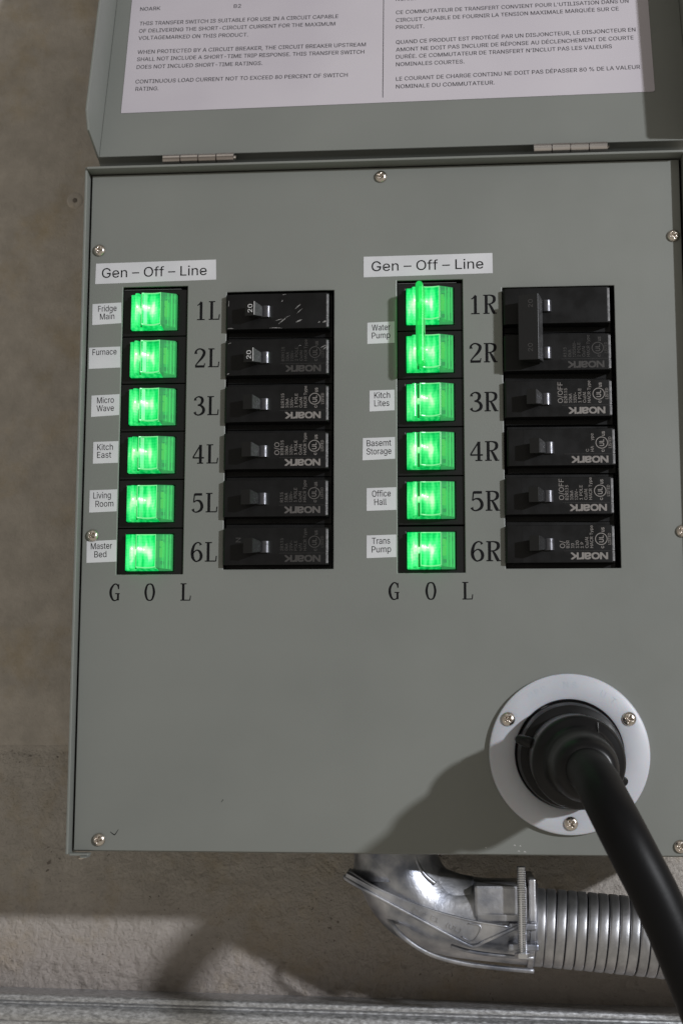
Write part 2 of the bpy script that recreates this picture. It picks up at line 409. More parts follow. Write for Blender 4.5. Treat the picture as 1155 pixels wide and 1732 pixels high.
# ---- flat print
FONT_DATA = "%676:175 283 146 286 121 297 101 314 86 335 78 360 75 388 75 412 78 440 87 464 101 486 121 503 146 513 175 517 206 513 230 503 250 486 264 464 273 440 276 412 276 388 273 360 264 335 250 314 230 297 205 286;175 327 198 332 212 346 221 365 223 388 223 412 213 454 198 468 175 473 153 468 138 454 130 435 127 412 127 388 130 365 138 346 153 332;501 -10 471 -6 446 5 426 21 412 43 403 68 400 95 400 120 403 147 412 172 427 194 447 210 471 221 501 225 531 221 556 210 576 194 590 172 598 147 601 120 601 95 598 68 589 43 575 21 555 5 531 -6;501 35 523 39 538 53 546 73 549 95 549 120 546 142 538 162 524 176 501 180 479 176 464 162 456 142 453 120 453 95 455 73 464 53 479 39;132 0 482 509 540 509 191 0|'206:78 318 70 509 136 509 128 318|(273:89 207 90 244 94 283 101 324 132 441 145 477 160 510 177 539 236 539 191 428 161 313 156 276 152 241 151 207 160 115 188 16 202 -19 218 -57 236 -96 177 -96 150 -46 128 4 111 55 99 106 92 156|)273:37 -96 56 -56 72 -18 86 18 113 116 122 207 121 241 117 276 112 313 82 428 37 539 97 539 113 510 128 477 142 441 173 323 179 283 183 244 184 207 182 156 174 104 161 53 144 3 123 -47 97 -96|,188:38 -119 68 71 137 71 84 -119|-453:337 244 337 188 114 188 114 244|.188:95 -4 78 -1 63 9 53 24 50 41 53 59 63 73 78 83 95 87 113 83 128 73 138 59 141 41 138 24 128 9 113 -1|/249:235 533 71 -76 14 -76 178 533|0453:227 -7 191 -3 158 7 130 24 105 48 85 77 69 113 57 155 50 202 48 254 50 306 57 353 69 395 85 431 106 461 130 484 159 502 191 512 227 516 262 512 295 502 323 484 348 461 368 431 384 395 396 353 403 306 405 254 403 202 396 155 384 113 368 77 348 48 323 24 295 7 263 -3;227 50 261 56 290 74 306 92 320 116 330 144 338 176 342 213 344 254 342 295 338 332 330 365 320 393 306 416 290 435 261 453 227 460 192 453 163 435 147 416 134 393 123 365 115 332 111 295 109 254 111 213 115 176 123 144 134 116 147 92 163 74 192 56|1453:76 0 76 55 391 55 391 0;276 509 276 0 212 0 212 448 86 358 86 427 198 509|2453:64 0 64 47 234 229 261 257 282 282 311 327 320 371 317 397 308 419 293 436 273 449 250 457 224 460 196 457 172 447 153 433 139 413 130 390 127 362 66 362 68 391 75 418 86 442 111 473 143 496 168 507 196 513 225 516 254 513 281 507 306 497 337 474 361 445 376 411 381 372 371 318 357 290 336 259 317 235 294 209 267 180 153 60 389 57 389 0|3453:218 -7 188 -5 159 1 133 10 98 30 70 57 52 91 44 132 109 132 115 107 126 87 144 71 165 59 219 50 248 53 275 61 297 74 315 93 325 116 329 145 326 172 316 196 299 217 275 234 242 244 201 248 157 248 157 299 288 448 70 452 70 509 372 509 372 461 211 278 211 289 247 290 279 286 308 276 333 262 354 244 371 222 383 198 391 173 393 145 390 116 383 90 370 66 354 45 333 27 309 12 281 2 251 -5|4453:40 105 40 158 247 509 343 509 343 163 413 163 413 105 343 105 343 0 282 0 282 105;109 163 282 163 282 452|5453:221 -7 192 -5 165 1 140 11 108 32 83 60 66 93 60 130 122 130 127 108 138 89 173 60 221 50 250 53 276 64 298 82 314 104 324 131 328 162 324 193 314 221 297 244 275 262 248 273 218 277 167 268 128 246 67 253 96 509 366 509 366 452 151 452 134 301 178 325 229 334 263 330 294 321 321 306 345 285 364 260 379 231 388 199 391 163 388 132 381 102 369 76 352 52 332 32 309 15 282 3 253 -4|6453:226 -7 196 -4 168 3 142 15 119 31 100 51 84 74 73 101 66 130 64 162 68 199 80 239 93 268 112 302 137 340 252 509 322 509 151 261 145 261 165 288 196 307 235 314 265 312 291 305 316 295 346 271 370 240 380 215 387 187 389 157 387 127 379 98 368 73 352 50 333 30 310 14 284 3 257 -4;226 48 254 52 279 63 299 79 314 101 324 128 327 157 324 187 314 213 299 235 279 251 254 262 226 265 198 262 174 252 153 235 138 214 128 188 125 158 128 128 138 102 153 79 174 63 198 52|7453:97 0 323 448 62 452 62 509 391 509 391 449 165 0|8453:226 -7 193 -5 163 1 136 11 101 33 74 62 57 96 52 135 55 166 65 195 81 220 101 241 125 256 153 265 119 282 93 308 76 342 70 380 75 417 90 450 114 477 146 498 170 508 197 514 226 516 255 514 282 508 306 498 337 477 361 450 377 417 382 380 376 342 359 308 333 282 300 267 327 256 351 241 372 220 387 195 397 166 401 135 395 96 378 62 352 33 317 11 289 1 259 -5;226 49 258 52 285 60 307 74 323 91 333 113 337 139 333 165 322 189 305 208 283 223 256 232 226 235 196 232 169 223 147 208 130 189 119 165 115 139 119 113 129 91 145 74 167 60 195 52;226 290 252 292 274 300 293 313 307 330 316 351 319 376 316 399 308 420 294 437 275 449 252 457 226 460 200 457 177 449 159 437 145 420 136 399 133 376 136 351 145 330 159 313 178 300 201 292|9453:226 516 256 513 285 506 310 494 333 478 352 458 368 434 380 408 387 378 389 347 385 309 373 270 359 240 340 207 315 168 200 0 130 0 301 248 307 248 287 221 257 202 218 195 188 197 161 203 137 214 106 237 83 269 72 294 66 321 64 352 66 382 73 411 85 436 101 459 120 479 143 494 168 506 196 513;226 460 199 457 174 446 154 429 138 407 129 381 125 352 129 322 138 295 154 274 174 257 199 247 226 243 254 247 279 257 299 273 314 295 324 321 327 350 324 381 314 407 299 429 279 446 254 457|A480:16 0 201 509 276 509 463 0 395 0 287 302 276 334 264 372 255 402 244 438 232 478 245 478 233 437 222 402 213 371 201 333 191 302 85 0;110 142 110 199 370 199 370 142|B456:60 0 60 509 241 509 274 507 304 501 329 491 359 469 381 442 394 410 398 374 395 344 387 320 356 286 315 267 315 262 339 257 363 245 385 227 402 203 414 173 418 136 413 100 400 67 377 39 344 18 317 8 284 2 247 0;125 57 245 57 281 60 309 67 330 80 349 105 355 137 352 161 342 184 327 203 306 218 279 228 248 231 125 231;125 285 238 285 265 288 288 296 308 309 323 326 333 348 336 372 330 403 313 429 283 446 240 452 125 452|C510:267 -7 225 -3 186 7 150 25 119 49 92 79 70 115 53 157 44 203 40 254 44 305 53 352 70 393 92 429 119 459 150 484 186 501 225 512 267 516 305 513 340 504 373 490 402 471 427 447 448 418 463 385 473 348 408 348 389 395 357 428 315 449 267 456 237 453 209 445 184 432 161 414 141 391 125 364 113 332 106 295 103 254 106 213 113 177 125 145 141 117 161 94 184 76 210 63 237 56 267 53 315 60 357 81 389 114 408 160 473 160 463 124 448 91 428 62 402 38 373 19 341 5 305 -4|D502:60 0 60 509 225 509 273 505 315 495 353 478 385 455 412 426 433 391 449 351 458 306 462 255 458 205 449 159 433 119 411 83 384 54 351 31 312 14 268 3 219 0;125 57 215 57 254 60 288 68 318 81 343 99 363 122 379 149 390 181 397 216 399 255 397 294 390 329 379 361 364 388 344 410 320 428 291 441 258 449 221 452 125 452|E419:60 0 60 509 372 509 372 452 125 452 125 286 355 286 355 229 125 229 125 57 375 57 375 0|F410:60 0 60 509 369 509 369 452 125 452 125 278 346 278 346 221 125 221 125 0|G520:269 -7 225 -3 185 7 149 25 118 49 91 79 69 116 53 157 43 203 40 254 43 305 53 352 69 393 91 429 117 459 149 484 184 501 223 512 265 516 304 513 340 504 374 489 403 469 429 445 449 416 465 384 474 349 408 349 387 393 356 427 315 448 265 456 236 453 209 445 183 432 160 414 141 392 125 364 113 332 106 295 103 254 106 213 113 177 125 145 141 117 161 95 184 76 210 63 238 56 269 53 309 57 345 71 374 93 396 123 407 147 413 173 415 202 434 199 283 199 283 256 478 256 478 200 475 160 466 124 451 91 431 62 406 38 377 19 344 5 308 -4|H517:60 0 60 509 125 509 125 289 392 289 392 509 457 509 457 0 392 0 392 232 125 232 125 0|I300:31 0 31 57 118 57 118 452 31 452 31 509 269 509 269 452 183 452 183 57 269 57 269 0|J396:185 -7 143 -2 106 11 75 33 52 63 38 100 33 145 33 173 98 173 98 145 104 104 122 74 149 56 185 50 220 56 248 74 266 104 272 145 272 509 336 509 336 145 332 100 318 63 294 33 263 11 227 -2|K467:60 0 60 509 125 509 125 249 364 509 448 509 234 284 449 0 372 0 189 238 125 168 125 0|L393:60 0 60 509 125 509 125 57 361 57 361 0|M628:60 0 60 509 152 509 314 88 476 509 568 509 568 0 504 0 504 415 344 0 284 0 124 415 124 0|N523:60 0 60 509 131 509 399 98 399 509 463 509 463 0 392 0 124 411 124 0|O533:267 -7 225 -3 186 7 150 25 119 49 92 79 70 115 53 157 44 203 40 254 44 305 53 352 70 393 92 429 119 459 150 484 186 501 225 512 267 516 309 512 348 501 384 484 415 459 442 429 464 393 480 352 490 305 493 254 490 203 480 157 464 115 442 79 415 49 384 25 348 7 309 -3;267 53 296 55 324 63 349 76 372 94 392 116 408 144 420 176 428 213 430 254 428 295 420 332 408 365 392 392 372 415 349 433 324 446 296 453 267 456 237 453 210 445 184 433 161 415 142 392 125 364 113 332 106 295 103 254 106 213 113 176 125 144 142 117 161 94 184 76 210 63 237 55|P445:60 0 60 509 235 509 272 506 305 499 332 487 356 471 375 452 390 430 400 404 407 377 409 348 407 318 400 291 390 265 375 243 356 223 332 207 305 195 272 188 235 186 125 186 125 0;125 242 233 242 269 246 297 256 318 272 333 294 342 319 344 348 342 376 333 402 318 423 297 439 268 449 232 452 125 452|Q533:245 159 313 159 369 85 384 65 468 -48 401 -48 346 27 331 46;267 -7 225 -3 186 7 150 25 119 49 92 79 70 115 53 157 44 203 40 254 44 305 53 352 70 393 92 429 119 459 150 484 186 501 225 512 267 516 309 512 348 501 384 484 415 459 442 429 464 393 480 352 490 305 493 254 490 203 480 157 464 115 442 79 415 49 384 25 348 7 309 -3;267 53 296 55 324 63 349 76 372 94 392 116 408 144 420 176 428 213 430 254 428 295 420 332 408 365 392 392 372 415 349 433 324 446 296 453 267 456 237 453 210 445 184 433 161 415 142 392 125 364 113 332 106 295 103 254 106 213 113 176 125 144 142 117 161 94 184 76 210 63 237 55|R449:60 0 60 509 236 509 273 506 305 500 333 489 367 465 390 433 401 408 407 381 409 352 407 323 401 296 390 271 367 240 333 217 303 206 428 0 353 0 236 199 125 199 125 0;125 452 233 452 269 449 298 440 319 425 334 405 342 380 345 352 342 324 334 300 319 281 298 267 269 258 234 255 125 255|S447:224 -9 188 -7 156 -1 128 9 102 23 81 40 64 60 51 83 42 109 38 137 104 137 110 110 123 88 142 71 166 59 224 49 257 52 286 60 311 74 329 92 341 114 346 139 342 161 332 179 296 205 245 222 184 239 145 253 112 269 86 289 67 313 56 341 52 372 58 413 75 448 92 468 113 484 138 498 165 508 195 514 227 516 259 514 289 508 316 498 351 476 377 449 394 415 401 378 337 378 326 412 302 437 280 449 254 456 225 459 194 456 167 448 145 435 129 418 118 398 115 376 119 352 131 334 169 308 212 293 264 279 312 264 359 238 395 198 405 171 408 139 403 99 386 64 370 43 349 25 323 11 294 0 261 -7|T449:32 452 32 509 417 509 417 452 257 452 257 0 193 0 193 452|U517:259 -8 220 -6 186 2 154 15 126 33 103 55 85 80 71 108 63 140 60 173 60 509 124 509 124 178 128 144 141 113 160 87 187 68 220 56 259 52 298 56 331 68 357 87 377 113 389 144 393 178 393 509 457 509 457 173 454 140 446 108 433 80 414 55 391 33 363 15 332 2 297 -6|V480:204 0 16 509 84 509 192 206 203 176 215 137 225 106 236 71 248 31 235 31 247 71 257 107 267 138 279 176 290 206 395 509 463 509 278 0|W686:155 0 16 509 82 509 163 196 175 145 187 94 197 40 189 40 200 94 211 145 224 196 306 509 380 509 462 196 474 145 486 94 497 40 488 40 499 94 510 145 523 196 603 509 670 509 530 0 455 0 368 323 351 391 336 475 350 475 335 395 318 323 230 0|X474:18 0 217 284 217 236 29 509 104 509 178 400 204 361 223 329 243 292 232 292 252 329 272 361 298 400 374 509 446 509 259 239 259 287 456 0 382 0 292 129 268 165 250 195 230 231 244 231 225 196 206 166 182 129 91 0|Y472:203 0 203 208 16 509 91 509 192 344 222 292 250 230 224 230 251 293 280 344 381 509 455 509 268 208 268 0|Z438:42 0 42 46 273 385 306 431 341 476 348 454 285 452 223 452 40 452 40 509 397 509 397 462 169 129 134 81 97 33 90 54 152 57 214 57 399 57 399 0|a389:160 -9 126 -5 94 5 68 22 48 45 35 73 30 108 34 138 43 161 58 179 78 193 125 211 178 220 209 224 234 227 265 235 273 243 276 255 267 297 240 322 220 329 196 331 149 322 118 301 100 274 41 291 57 322 79 346 104 364 133 375 194 384 239 379 286 360 306 343 322 320 333 290 337 251 337 0 277 0 277 52 272 52 252 25 215 1 190 -6;170 45 202 49 228 59 248 74 263 93 272 115 276 138 276 190 259 182 231 176 200 171 175 168 134 159 103 139 95 124 92 105 102 72 130 52|c396:207 -8 174 -5 144 3 117 16 93 35 72 58 56 85 44 116 37 150 34 187 37 225 44 260 56 291 72 318 93 341 117 360 144 374 174 382 207 384 260 377 305 356 340 322 362 277 303 262 290 289 270 311 242 325 207 330 173 325 145 310 124 287 108 258 99 224 96 187 99 151 108 117 124 89 145 66 173 51 207 46 243 52 271 66 292 89 304 117 363 102 341 56 306 21 261 -1|d424:195 -8 165 -6 137 3 111 16 89 34 70 57 55 84 43 116 36 151 34 189 36 227 43 261 55 293 70 320 89 342 112 361 137 374 165 382 196 384 228 381 253 373 287 346 306 319 311 319 311 509 372 509 372 0 313 0 313 59 307 59 287 31 252 4 227 -5;205 47 236 51 263 65 284 86 299 115 309 150 312 189 309 229 300 263 284 291 263 312 237 325 205 330 172 325 145 311 124 290 108 261 99 227 96 189 99 151 109 117 124 88 145 66 172 51|e404:212 -8 177 -5 145 3 117 16 92 35 72 58 56 85 44 116 37 150 34 187 36 224 44 258 55 290 71 317 91 340 115 359 142 373 172 382 205 384 266 374 294 361 319 341 341 315 357 282 365 256 370 227 371 194 371 169 75 169 75 221 338 221 310 202 307 237 298 269 283 294 263 314 237 326 205 330 173 326 146 313 125 294 109 270 99 241 96 211 96 178 100 139 110 106 128 80 151 61 179 50 212 46 254 53 285 73 306 105 365 91 353 63 335 39 311 19 283 4 249 -5|f254:228 379 228 327 6 327 6 379;81 0 81 432 84 461 96 486 113 505 135 519 187 530 222 527 243 521 227 468 215 472 195 474 171 470 154 460 145 443 142 419 142 0|g425:207 -151 168 -148 134 -140 105 -127 82 -110 51 -69 101 -41 122 -66 154 -88 178 -95 207 -97 249 -92 282 -75 304 -47 311 -6 311 68 306 68 287 41 252 16 227 8 195 5 165 7 138 14 113 27 90 43 71 65 55 90 43 120 36 154 34 191 36 229 43 263 55 293 71 320 90 342 112 361 138 374 166 382 196 384 228 382 253 373 288 346 308 319 313 319 313 379 372 379 372 -9 370 -40 363 -67 350 -90 324 -117 291 -136 265 -144 237 -149;205 59 237 63 264 75 285 95 300 121 309 154 312 193 309 231 300 264 285 291 264 312 237 325 205 330 172 325 145 312 124 290 109 262 99 229 96 193 99 155 109 123 124 96 145 76 172 63|h410:114 227 114 0 53 0 53 509 114 509 114 287 102 287 116 319 132 344 152 362 187 379 227 384 264 380 295 369 321 349 341 321 350 298 355 271 357 240 357 0 296 0 296 235 290 275 273 304 246 323 210 329 184 326 161 317 141 303 126 283 117 257|i167:53 0 53 379 114 379 114 0;84 443 67 446 54 455 44 468 41 483 44 499 54 512 67 521 84 524 100 521 114 512 123 499 126 483 123 468 114 455 100 446|k381:53 0 53 509 114 509 114 210 284 379 360 379 198 218 372 0 294 0 152 172 114 134 114 0|l189:139 -2 101 3 74 20 58 47 53 84 53 509 114 509 114 99 115 77 120 62 130 54 146 52 160 53 170 54 181 3 162 -1|m610:53 0 53 379 112 379 112 295 118 323 132 346 172 376 219 386 257 380 287 361 309 331 321 295 312 295 322 321 337 343 381 375 407 383 437 386 468 383 497 372 522 354 541 328 553 296 557 255 557 0 496 0 496 254 490 289 473 313 447 326 419 330 395 328 374 320 345 290 335 247 335 0 274 0 274 260 269 288 253 311 229 326 199 330 158 320 140 307 126 289 117 266 114 238 114 0|n410:114 227 114 0 53 0 53 379 112 379 112 287 102 287 116 319 132 344 152 362 187 379 227 384 264 380 295 369 321 349 341 321 350 298 355 271 357 240 357 0 296 0 296 235 290 275 273 304 246 323 210 329 184 326 161 317 141 303 126 283 117 257|o415:207 -8 174 -5 144 3 117 16 93 35 72 58 56 85 44 116 37 150 34 187 37 225 44 260 56 291 72 318 93 341 117 360 144 374 174 382 207 384 241 382 271 374 299 360 323 341 343 318 359 291 371 260 379 225 381 187 379 150 371 116 359 85 343 58 323 35 299 16 271 3 241 -5;207 46 242 51 270 66 292 89 307 117 316 151 319 187 316 224 307 258 292 287 270 310 242 325 207 330 173 325 145 310 124 287 108 258 99 224 96 187 99 151 108 117 124 89 145 66 173 51|p424:53 -143 53 379 112 379 112 319 118 319 137 346 171 373 197 381 229 384 259 382 287 374 313 361 335 342 354 320 370 293 381 261 388 227 390 189 388 151 381 116 370 84 355 57 336 34 313 16 288 3 260 -6 229 -8 198 -5 173 4 138 31 118 59 114 -143;220 47 253 51 279 66 301 88 316 117 325 151 328 189 325 227 316 261 301 290 280 311 253 325 220 330 188 325 161 312 140 291 125 263 116 229 113 189 116 150 125 115 140 86 162 65 188 51|r259:53 0 53 379 112 379 112 321 130 347 152 367 181 380 213 385 229 384 243 384 243 322 230 324 207 326 182 323 159 315 140 301 126 284 117 262 114 237 114 0|s365:182 -8 145 -5 112 3 84 18 62 38 45 63 36 94 94 107 105 79 124 60 150 49 181 45 217 50 244 62 262 81 268 103 265 121 254 136 237 147 212 155 149 170 118 180 92 192 72 208 53 237 47 274 51 305 65 332 87 354 115 370 149 381 187 384 223 381 254 372 279 358 299 339 324 290 268 277 258 298 243 316 219 328 187 333 156 329 131 317 114 299 109 277 112 258 124 243 144 232 172 223 229 209 261 200 287 187 306 171 325 142 331 107 326 75 312 47 290 24 260 6 223 -5|t227:204 379 204 327 6 327 6 379;65 471 126 471 126 98 128 76 136 61 150 53 170 50 185 51 202 54 213 2 192 -3 168 -4 138 -1 113 7 92 21 72 52 65 93|u410:182 -5 146 -1 115 11 89 31 69 59 60 82 54 109 53 139 53 379 114 379 114 144 119 105 137 75 164 56 200 50 226 53 249 62 268 77 283 97 293 122 296 153 296 379 357 379 357 0 298 0 298 92 307 92 294 60 277 35 257 17 222 0|v389:163 0 17 379 84 379 165 155 187 87 206 21 184 21 203 87 224 155 305 379 371 379 226 0|y389:47 -139 61 -86 71 -87 104 -89 130 -74 141 -58 151 -36 163 -1 17 379 84 379 165 155 187 87 206 21 184 21 202 87 224 155 305 379 371 379 204 -58 177 -107 139 -136 91 -145 65 -143|~453:52 150 55 188 66 218 82 240 103 255 151 266 197 256 220 241 246 221 275 198 299 192 318 196 332 207 341 226 344 253 400 253 397 215 386 185 370 163 349 148 301 137 276 139 254 148 232 162 207 182 190 195 177 204 154 210 136 207 121 196 111 178 108 150|°316:158 283 128 287 101 298 77 316 59 340 47 367 43 397 47 428 59 455 77 479 101 497 128 509 158 513 188 509 216 497 239 479 257 455 269 428 273 397 269 367 257 340 239 316 216 298 188 287;158 334 190 343 213 366 222 397 213 430 190 453 158 462 126 453 103 430 95 397 103 366 126 343|É419:60 0 60 509 372 509 372 452 125 452 125 286 355 286 355 229 125 229 125 57 375 57 375 0;191 558 239 659 307 659 241 558|–350:350 244 350 188 0 188 0 244"
FONT = {}
for _g in FONT_DATA.split('|'):
    _c, _r = _g[0], _g[1:]
    _w, _sp = _r.split(':')
    FONT[_c] = (int(_w) / 1000, [[(int(a) / 1000, int(b) / 1000) for a, b in zip(q.split()[::2], q.split()[1::2])] for q in _sp.split(';') if q])
FONT[' '] = (.19, [])
_tc = {}
def text_polys(s, offset=0.0, font_space=1.0):
    """vertices and faces of a line of text, in its own units"""
    k = (s, 0, font_space)
    if k in _tc: return _tc[k]
    cu = bpy.data.curves.new('t', 'CURVE'); cu.dimensions = '2D'; cu.fill_mode = 'BOTH'
    pen = 0.0
    for ch in s:
        adv, cont = FONT[ch]
        for q in cont:
            sp_ = cu.splines.new('POLY'); sp_.points.add(len(q) - 1); sp_.use_cyclic_u = True
            for p_, (a_, b_) in zip(sp_.points, q): p_.co = (a_ + pen, b_, 0, 1)
        pen += adv * font_space
    o = bpy.data.objects.new('t', cu); COL.objects.link(o)
    bpy.context.view_layer.update()
    me = o.to_mesh()
    vs = [(v.co.x, v.co.y) for v in me.vertices]; fs = [tuple(p.vertices) for p in me.polygons]
    o.to_mesh_clear(); bpy.data.objects.remove(o); bpy.data.curves.remove(cu)
    xs = [v[0] for v in vs]; ys = [v[1] for v in vs]
    _tc[k] = (vs, fs, (min(xs), max(xs), min(ys), max(ys)))
    return _tc[k]
CAP = None
def put_text(bm, s, x, z, height, h, width=None, rot=0.0, anchor='l', offset=0.0, mi=0, squash=1.0, frame=None, fullbox=False):
    """write s with its baseline start at (x, z); height is the capital height in mm; width (mm) stretches it"""
    vs, fs, (a0, a1, b0, b1) = text_polys(s, offset)
    cap = text_polys('H', offset)[2]; ch = cap[3] - cap[2]
    if fullbox: ch = b1 - b0
    sy = height / ch; sx = (width / (a1 - a0)) if width else sy * squash
    L = (a1 - a0) * sx
    off = {'l': 0, 'c': -L / 2, 'r': -L}[anchor]
    c, sn = math.cos(rot), math.sin(rot)
    new = []
    e = height * offset * 1.6
    for n_, (ex, ez) in enumerate(((-e, -e), (e, e), (-e, e), (e, -e)) if offset >= .02 else ((-e, 0), (e, 0)) if offset > 0 else ((0, 0),)):
        new = []
        for (u, v) in vs:
            px = (u - a0) * sx + off + ex; pz = (v - (b0 if fullbox else 0)) * sy + ez
            X, Z = x + px * c - pz * sn, z + px * sn + pz * c
            new.append(bm.verts.new(frame(X, h + .004 * n_, Z) if frame else V(X, h + .004 * n_, Z)))
        for f in fs:
            try:
                q = bm.faces.new([new[i] for i in f]); q.material_index = mi
            except ValueError: pass
    return L
def stroke(bm, pts, h, n=8, smooth=True):
    """ribbon of varying width: pts (x, z, width)"""
    P = spline(pts, n) if smooth and len(pts) > 2 else pts
    L, R = [], []
    for i, (x, z, wd) in enumerate(P):
        a, b = P[max(i - 1, 0)], P[min(i + 1, len(P) - 1)]
        dx, dz = b[0] - a[0], b[1] - a[1]; d = math.hypot(dx, dz) or 1
        nx, nz = -dz / d * wd / 2, dx / d * wd / 2
        L.append(bm.verts.new(V(x + nx, h, z + nz))); R.append(bm.verts.new(V(x - nx, h, z - nz)))
    for i in range(len(P) - 1):
        bm.faces.new([L[i], R[i], R[i + 1], L[i + 1]])

# serif letters on a 6 x 10 cell, drawn as pen strokes (x, z, pen width)
T, K = .42, 1.05
GL = {
 '1': [[(3.0, 0.2, K), (3.0, 9.6, K)], [(1.2, 7.9, T), (2.0, 8.4, .5), (3.2, 9.8, .7)], [(1.1, .2, T), (4.9, .2, T)]],
 '2': [[(.9, 7.2, 1.2), (.9, 8.6, .7), (2.0, 9.7, .55), (3.3, 9.75, .6), (4.7, 8.7, 1.0), (4.8, 7.2, 1.1), (3.9, 5.2, .95), (2.2, 3.0, .6), (.7, .9, .45)],
       [(.6, .5, .9), (4.9, .5, .9)], [(4.85, .1, .4), (5.2, 2.2, .35)]],
 '3': [[(1.0, 7.8, 1.1), (1.1, 8.9, .6), (2.5, 9.8, .5), (4.0, 9.1, .95), (4.4, 7.6, 1.1), (3.7, 5.9, .8), (2.2, 5.3, .45)],
       [(2.2, 5.3, .45), (3.9, 4.9, .8), (5.0, 3.3, 1.1), (4.7, 1.4, 1.05), (3.0, .2, .6), (1.5, .4, .55), (.7, 1.7, 1.1)]],
 '4': [[(3.9, .2, K), (3.9, 9.8, K)], [(3.8, 9.6, .5), (.4, 3.2, .5)], [(.3, 3.0, .55), (5.6, 3.0, .55)], [(2.4, .2, T), (5.3, .2, T)]],
 '5': [[(1.5, 9.3, .95), (5.0, 9.3, .95)], [(1.5, 9.6, .5), (1.1, 5.2, .45)], [(1.1, 5.2, .45), (2.4, 6.1, .55), (4.0, 5.7, .9), (4.95, 3.6, 1.1), (4.5, 1.4, 1.0), (2.7, .2, .55), (1.4, .4, .5), (.7, 1.7, 1.1)]],
 '6': [[(4.8, 8.5, 1.0), (4.3, 9.5, .5), (3.1, 9.75, .5), (1.7, 8.4, .8), (.9, 5.2, 1.1), (1.1, 2.2, 1.05), (2.2, .4, .6), (3.2, .2, .5), (4.6, 1.2, .9), (5.0, 3.1, 1.1), (4.4, 5.0, .9), (3.2, 5.9, .5), (2.0, 5.3, .45), (1.1, 4.0, .45)]],
 'L': [[(1.9, .2, K), (1.9, 9.8, K)], [(.5, 9.75, T), (3.6, 9.75, T)], [(.5, .25, T), (5.5, .25, T)], [(5.45, .1, .4), (5.75, 2.9, .4)]],
 'R': [[(1.5, .2, K), (1.5, 9.8, K)], [(.2, 9.75, T), (1.8, 9.75, T)], [(1.6, 9.7, T), (3.4, 9.7, .5), (4.9, 8.8, 1.0), (4.95, 6.7, 1.05), (3.6, 5.3, .5), (1.6, 5.1, T)],
       [(.2, .25, T), (2.9, .25, T)], [(2.7, 5.2, .5), (3.6, 3.6, .9), (4.7, .9, 1.1), (5.2, .35, .9)], [(4.4, .25, T), (6.1, .25, T)]],
 'G': [[(4.8, 6.9, .45), (4.6, 8.6, .7), (3.4, 9.8, .5), (2.1, 9.2, .7), (.8, 6.6, 1.0), (.8, 3.4, 1.05), (1.9, .7, .75), (3.2, .2, .5), (4.3, 1.0, .5), (4.7, 2.1, .5)],
       [(4.6, .3, .85), (4.6, 4.1, .85)], [(3.1, 4.2, T), (5.5, 4.2, T)], [(4.9, 9.7, .35), (4.9, 6.8, .35)]],
 'O': [[(3.0, 9.8, .5), (1.6, 8.9, .75), (.8, 5.0, 1.0), (1.6, 1.1, .75), (3.0, .2, .5), (4.4, 1.1, .75), (5.2, 5.0, 1.0), (4.4, 8.9, .75), (3.0, 9.8, .5)]],
}
def glyphs(bm, s, x0, x1, z0, z1, h, cell=6.0):
    """s fitted in the box"""
    n = len(s); wd = (x1 - x0) / (n * cell + (n - 1) * .3); ht = (z1 - z0) / 10
    for i, ch in enumerate(s):
        for k, st in enumerate(GL[ch]):
            ox = x0 + i * (cell + .3) * wd
            stroke(bm, [(ox + px * wd, z0 + pz * ht, pw * (wd + ht) / 2 * 1.3) for px, pz, pw in st], h + .004 * k, smooth=len(st) > 2)

# ================================================================ wall
def build_wall():
    from mathutils import noise as N
    def lin(a, b, n): return [a + (b - a) * i / n for i in range(n)]
    xs = [-900, -500, -250, -160] + lin(-110, 330, 330) + [330, 400, 600, 900]
    zs = [-700, -400, -200, -130] + lin(-110, 70, 150) + lin(70, 520, 130) + [520, 700, 1000]
    bm = bmesh.new(); g = []
    for z in zs:
        row = []
        for x in xs:
            edge = 50 + 2.0 * N.noise(Vector((x * .012, 1.3, 0))) + .8 * N.noise(Vector((x * .08, 4, 0)))
            low = min(max((edge - z) / 3.0, 0), 1)
            d = .5 * N.noise(Vector((x * .01, z * .02, 3)))
            d += (1 - low) * (.9 + .06 * N.noise(Vector((x * .02, z * .12, 8))))
            if low > 0:
                d += low * (.55 * N.noise(Vector((x * .05, z * .05, 5))) + .45 * N.noise(Vector((x * .22, z * .22, 1))) + .38 * N.noise(Vector((x * .55, z * .55, 2))) - 1.6 * max(N.noise(Vector((x * .33, z * .33, 77))) - .42, 0))
                if z < -38:
                    k = min((-38 - z) / 20, 1)
                    q = N.noise(Vector((x * .12, z * .12, 31)))
                    d -= k * 1.6 * max(q - .25, 0)
                    if z < -66:
                        d += min((-66 - z) / 8, 1) * (.8 + .9 * N.noise(Vector((x * .15, z * .3, 12))) + .7 * N.noise(Vector((x * .45, z * .6, 14))))
            row.append(bm.verts.new(V(x, -100 + d, z)))
        g.append(row)
    for a, b in zip(g, g[1:]):
        for i in range(len(a) - 1): bm.faces.new([a[i], a[i + 1], b[i + 1], b[i]])
    o = obj('wall', bm, conc, smooth=True)
    tag(o, 'brown-grey concrete wall, smooth above and rough and pitted below', None, None, 'structure')
build_wall()
t = thing('wall_plug', V(-37.2, -99.3, 392), 'small round patched screw hole in the wall left of the box', 'wall plug')
obj('filler_ring', lathe([(0, .2), (1.2, .2), (2.0, .5), (4.2, .5), (5.4, .1), (5.8, -.8)], 28), conc, t, smooth=True)
obj('screw_head', lathe([(0, .7), (1.0, .8), (1.5, .6)], 16), principled('grime', (.17, .15, .13), .8), t, smooth=True)
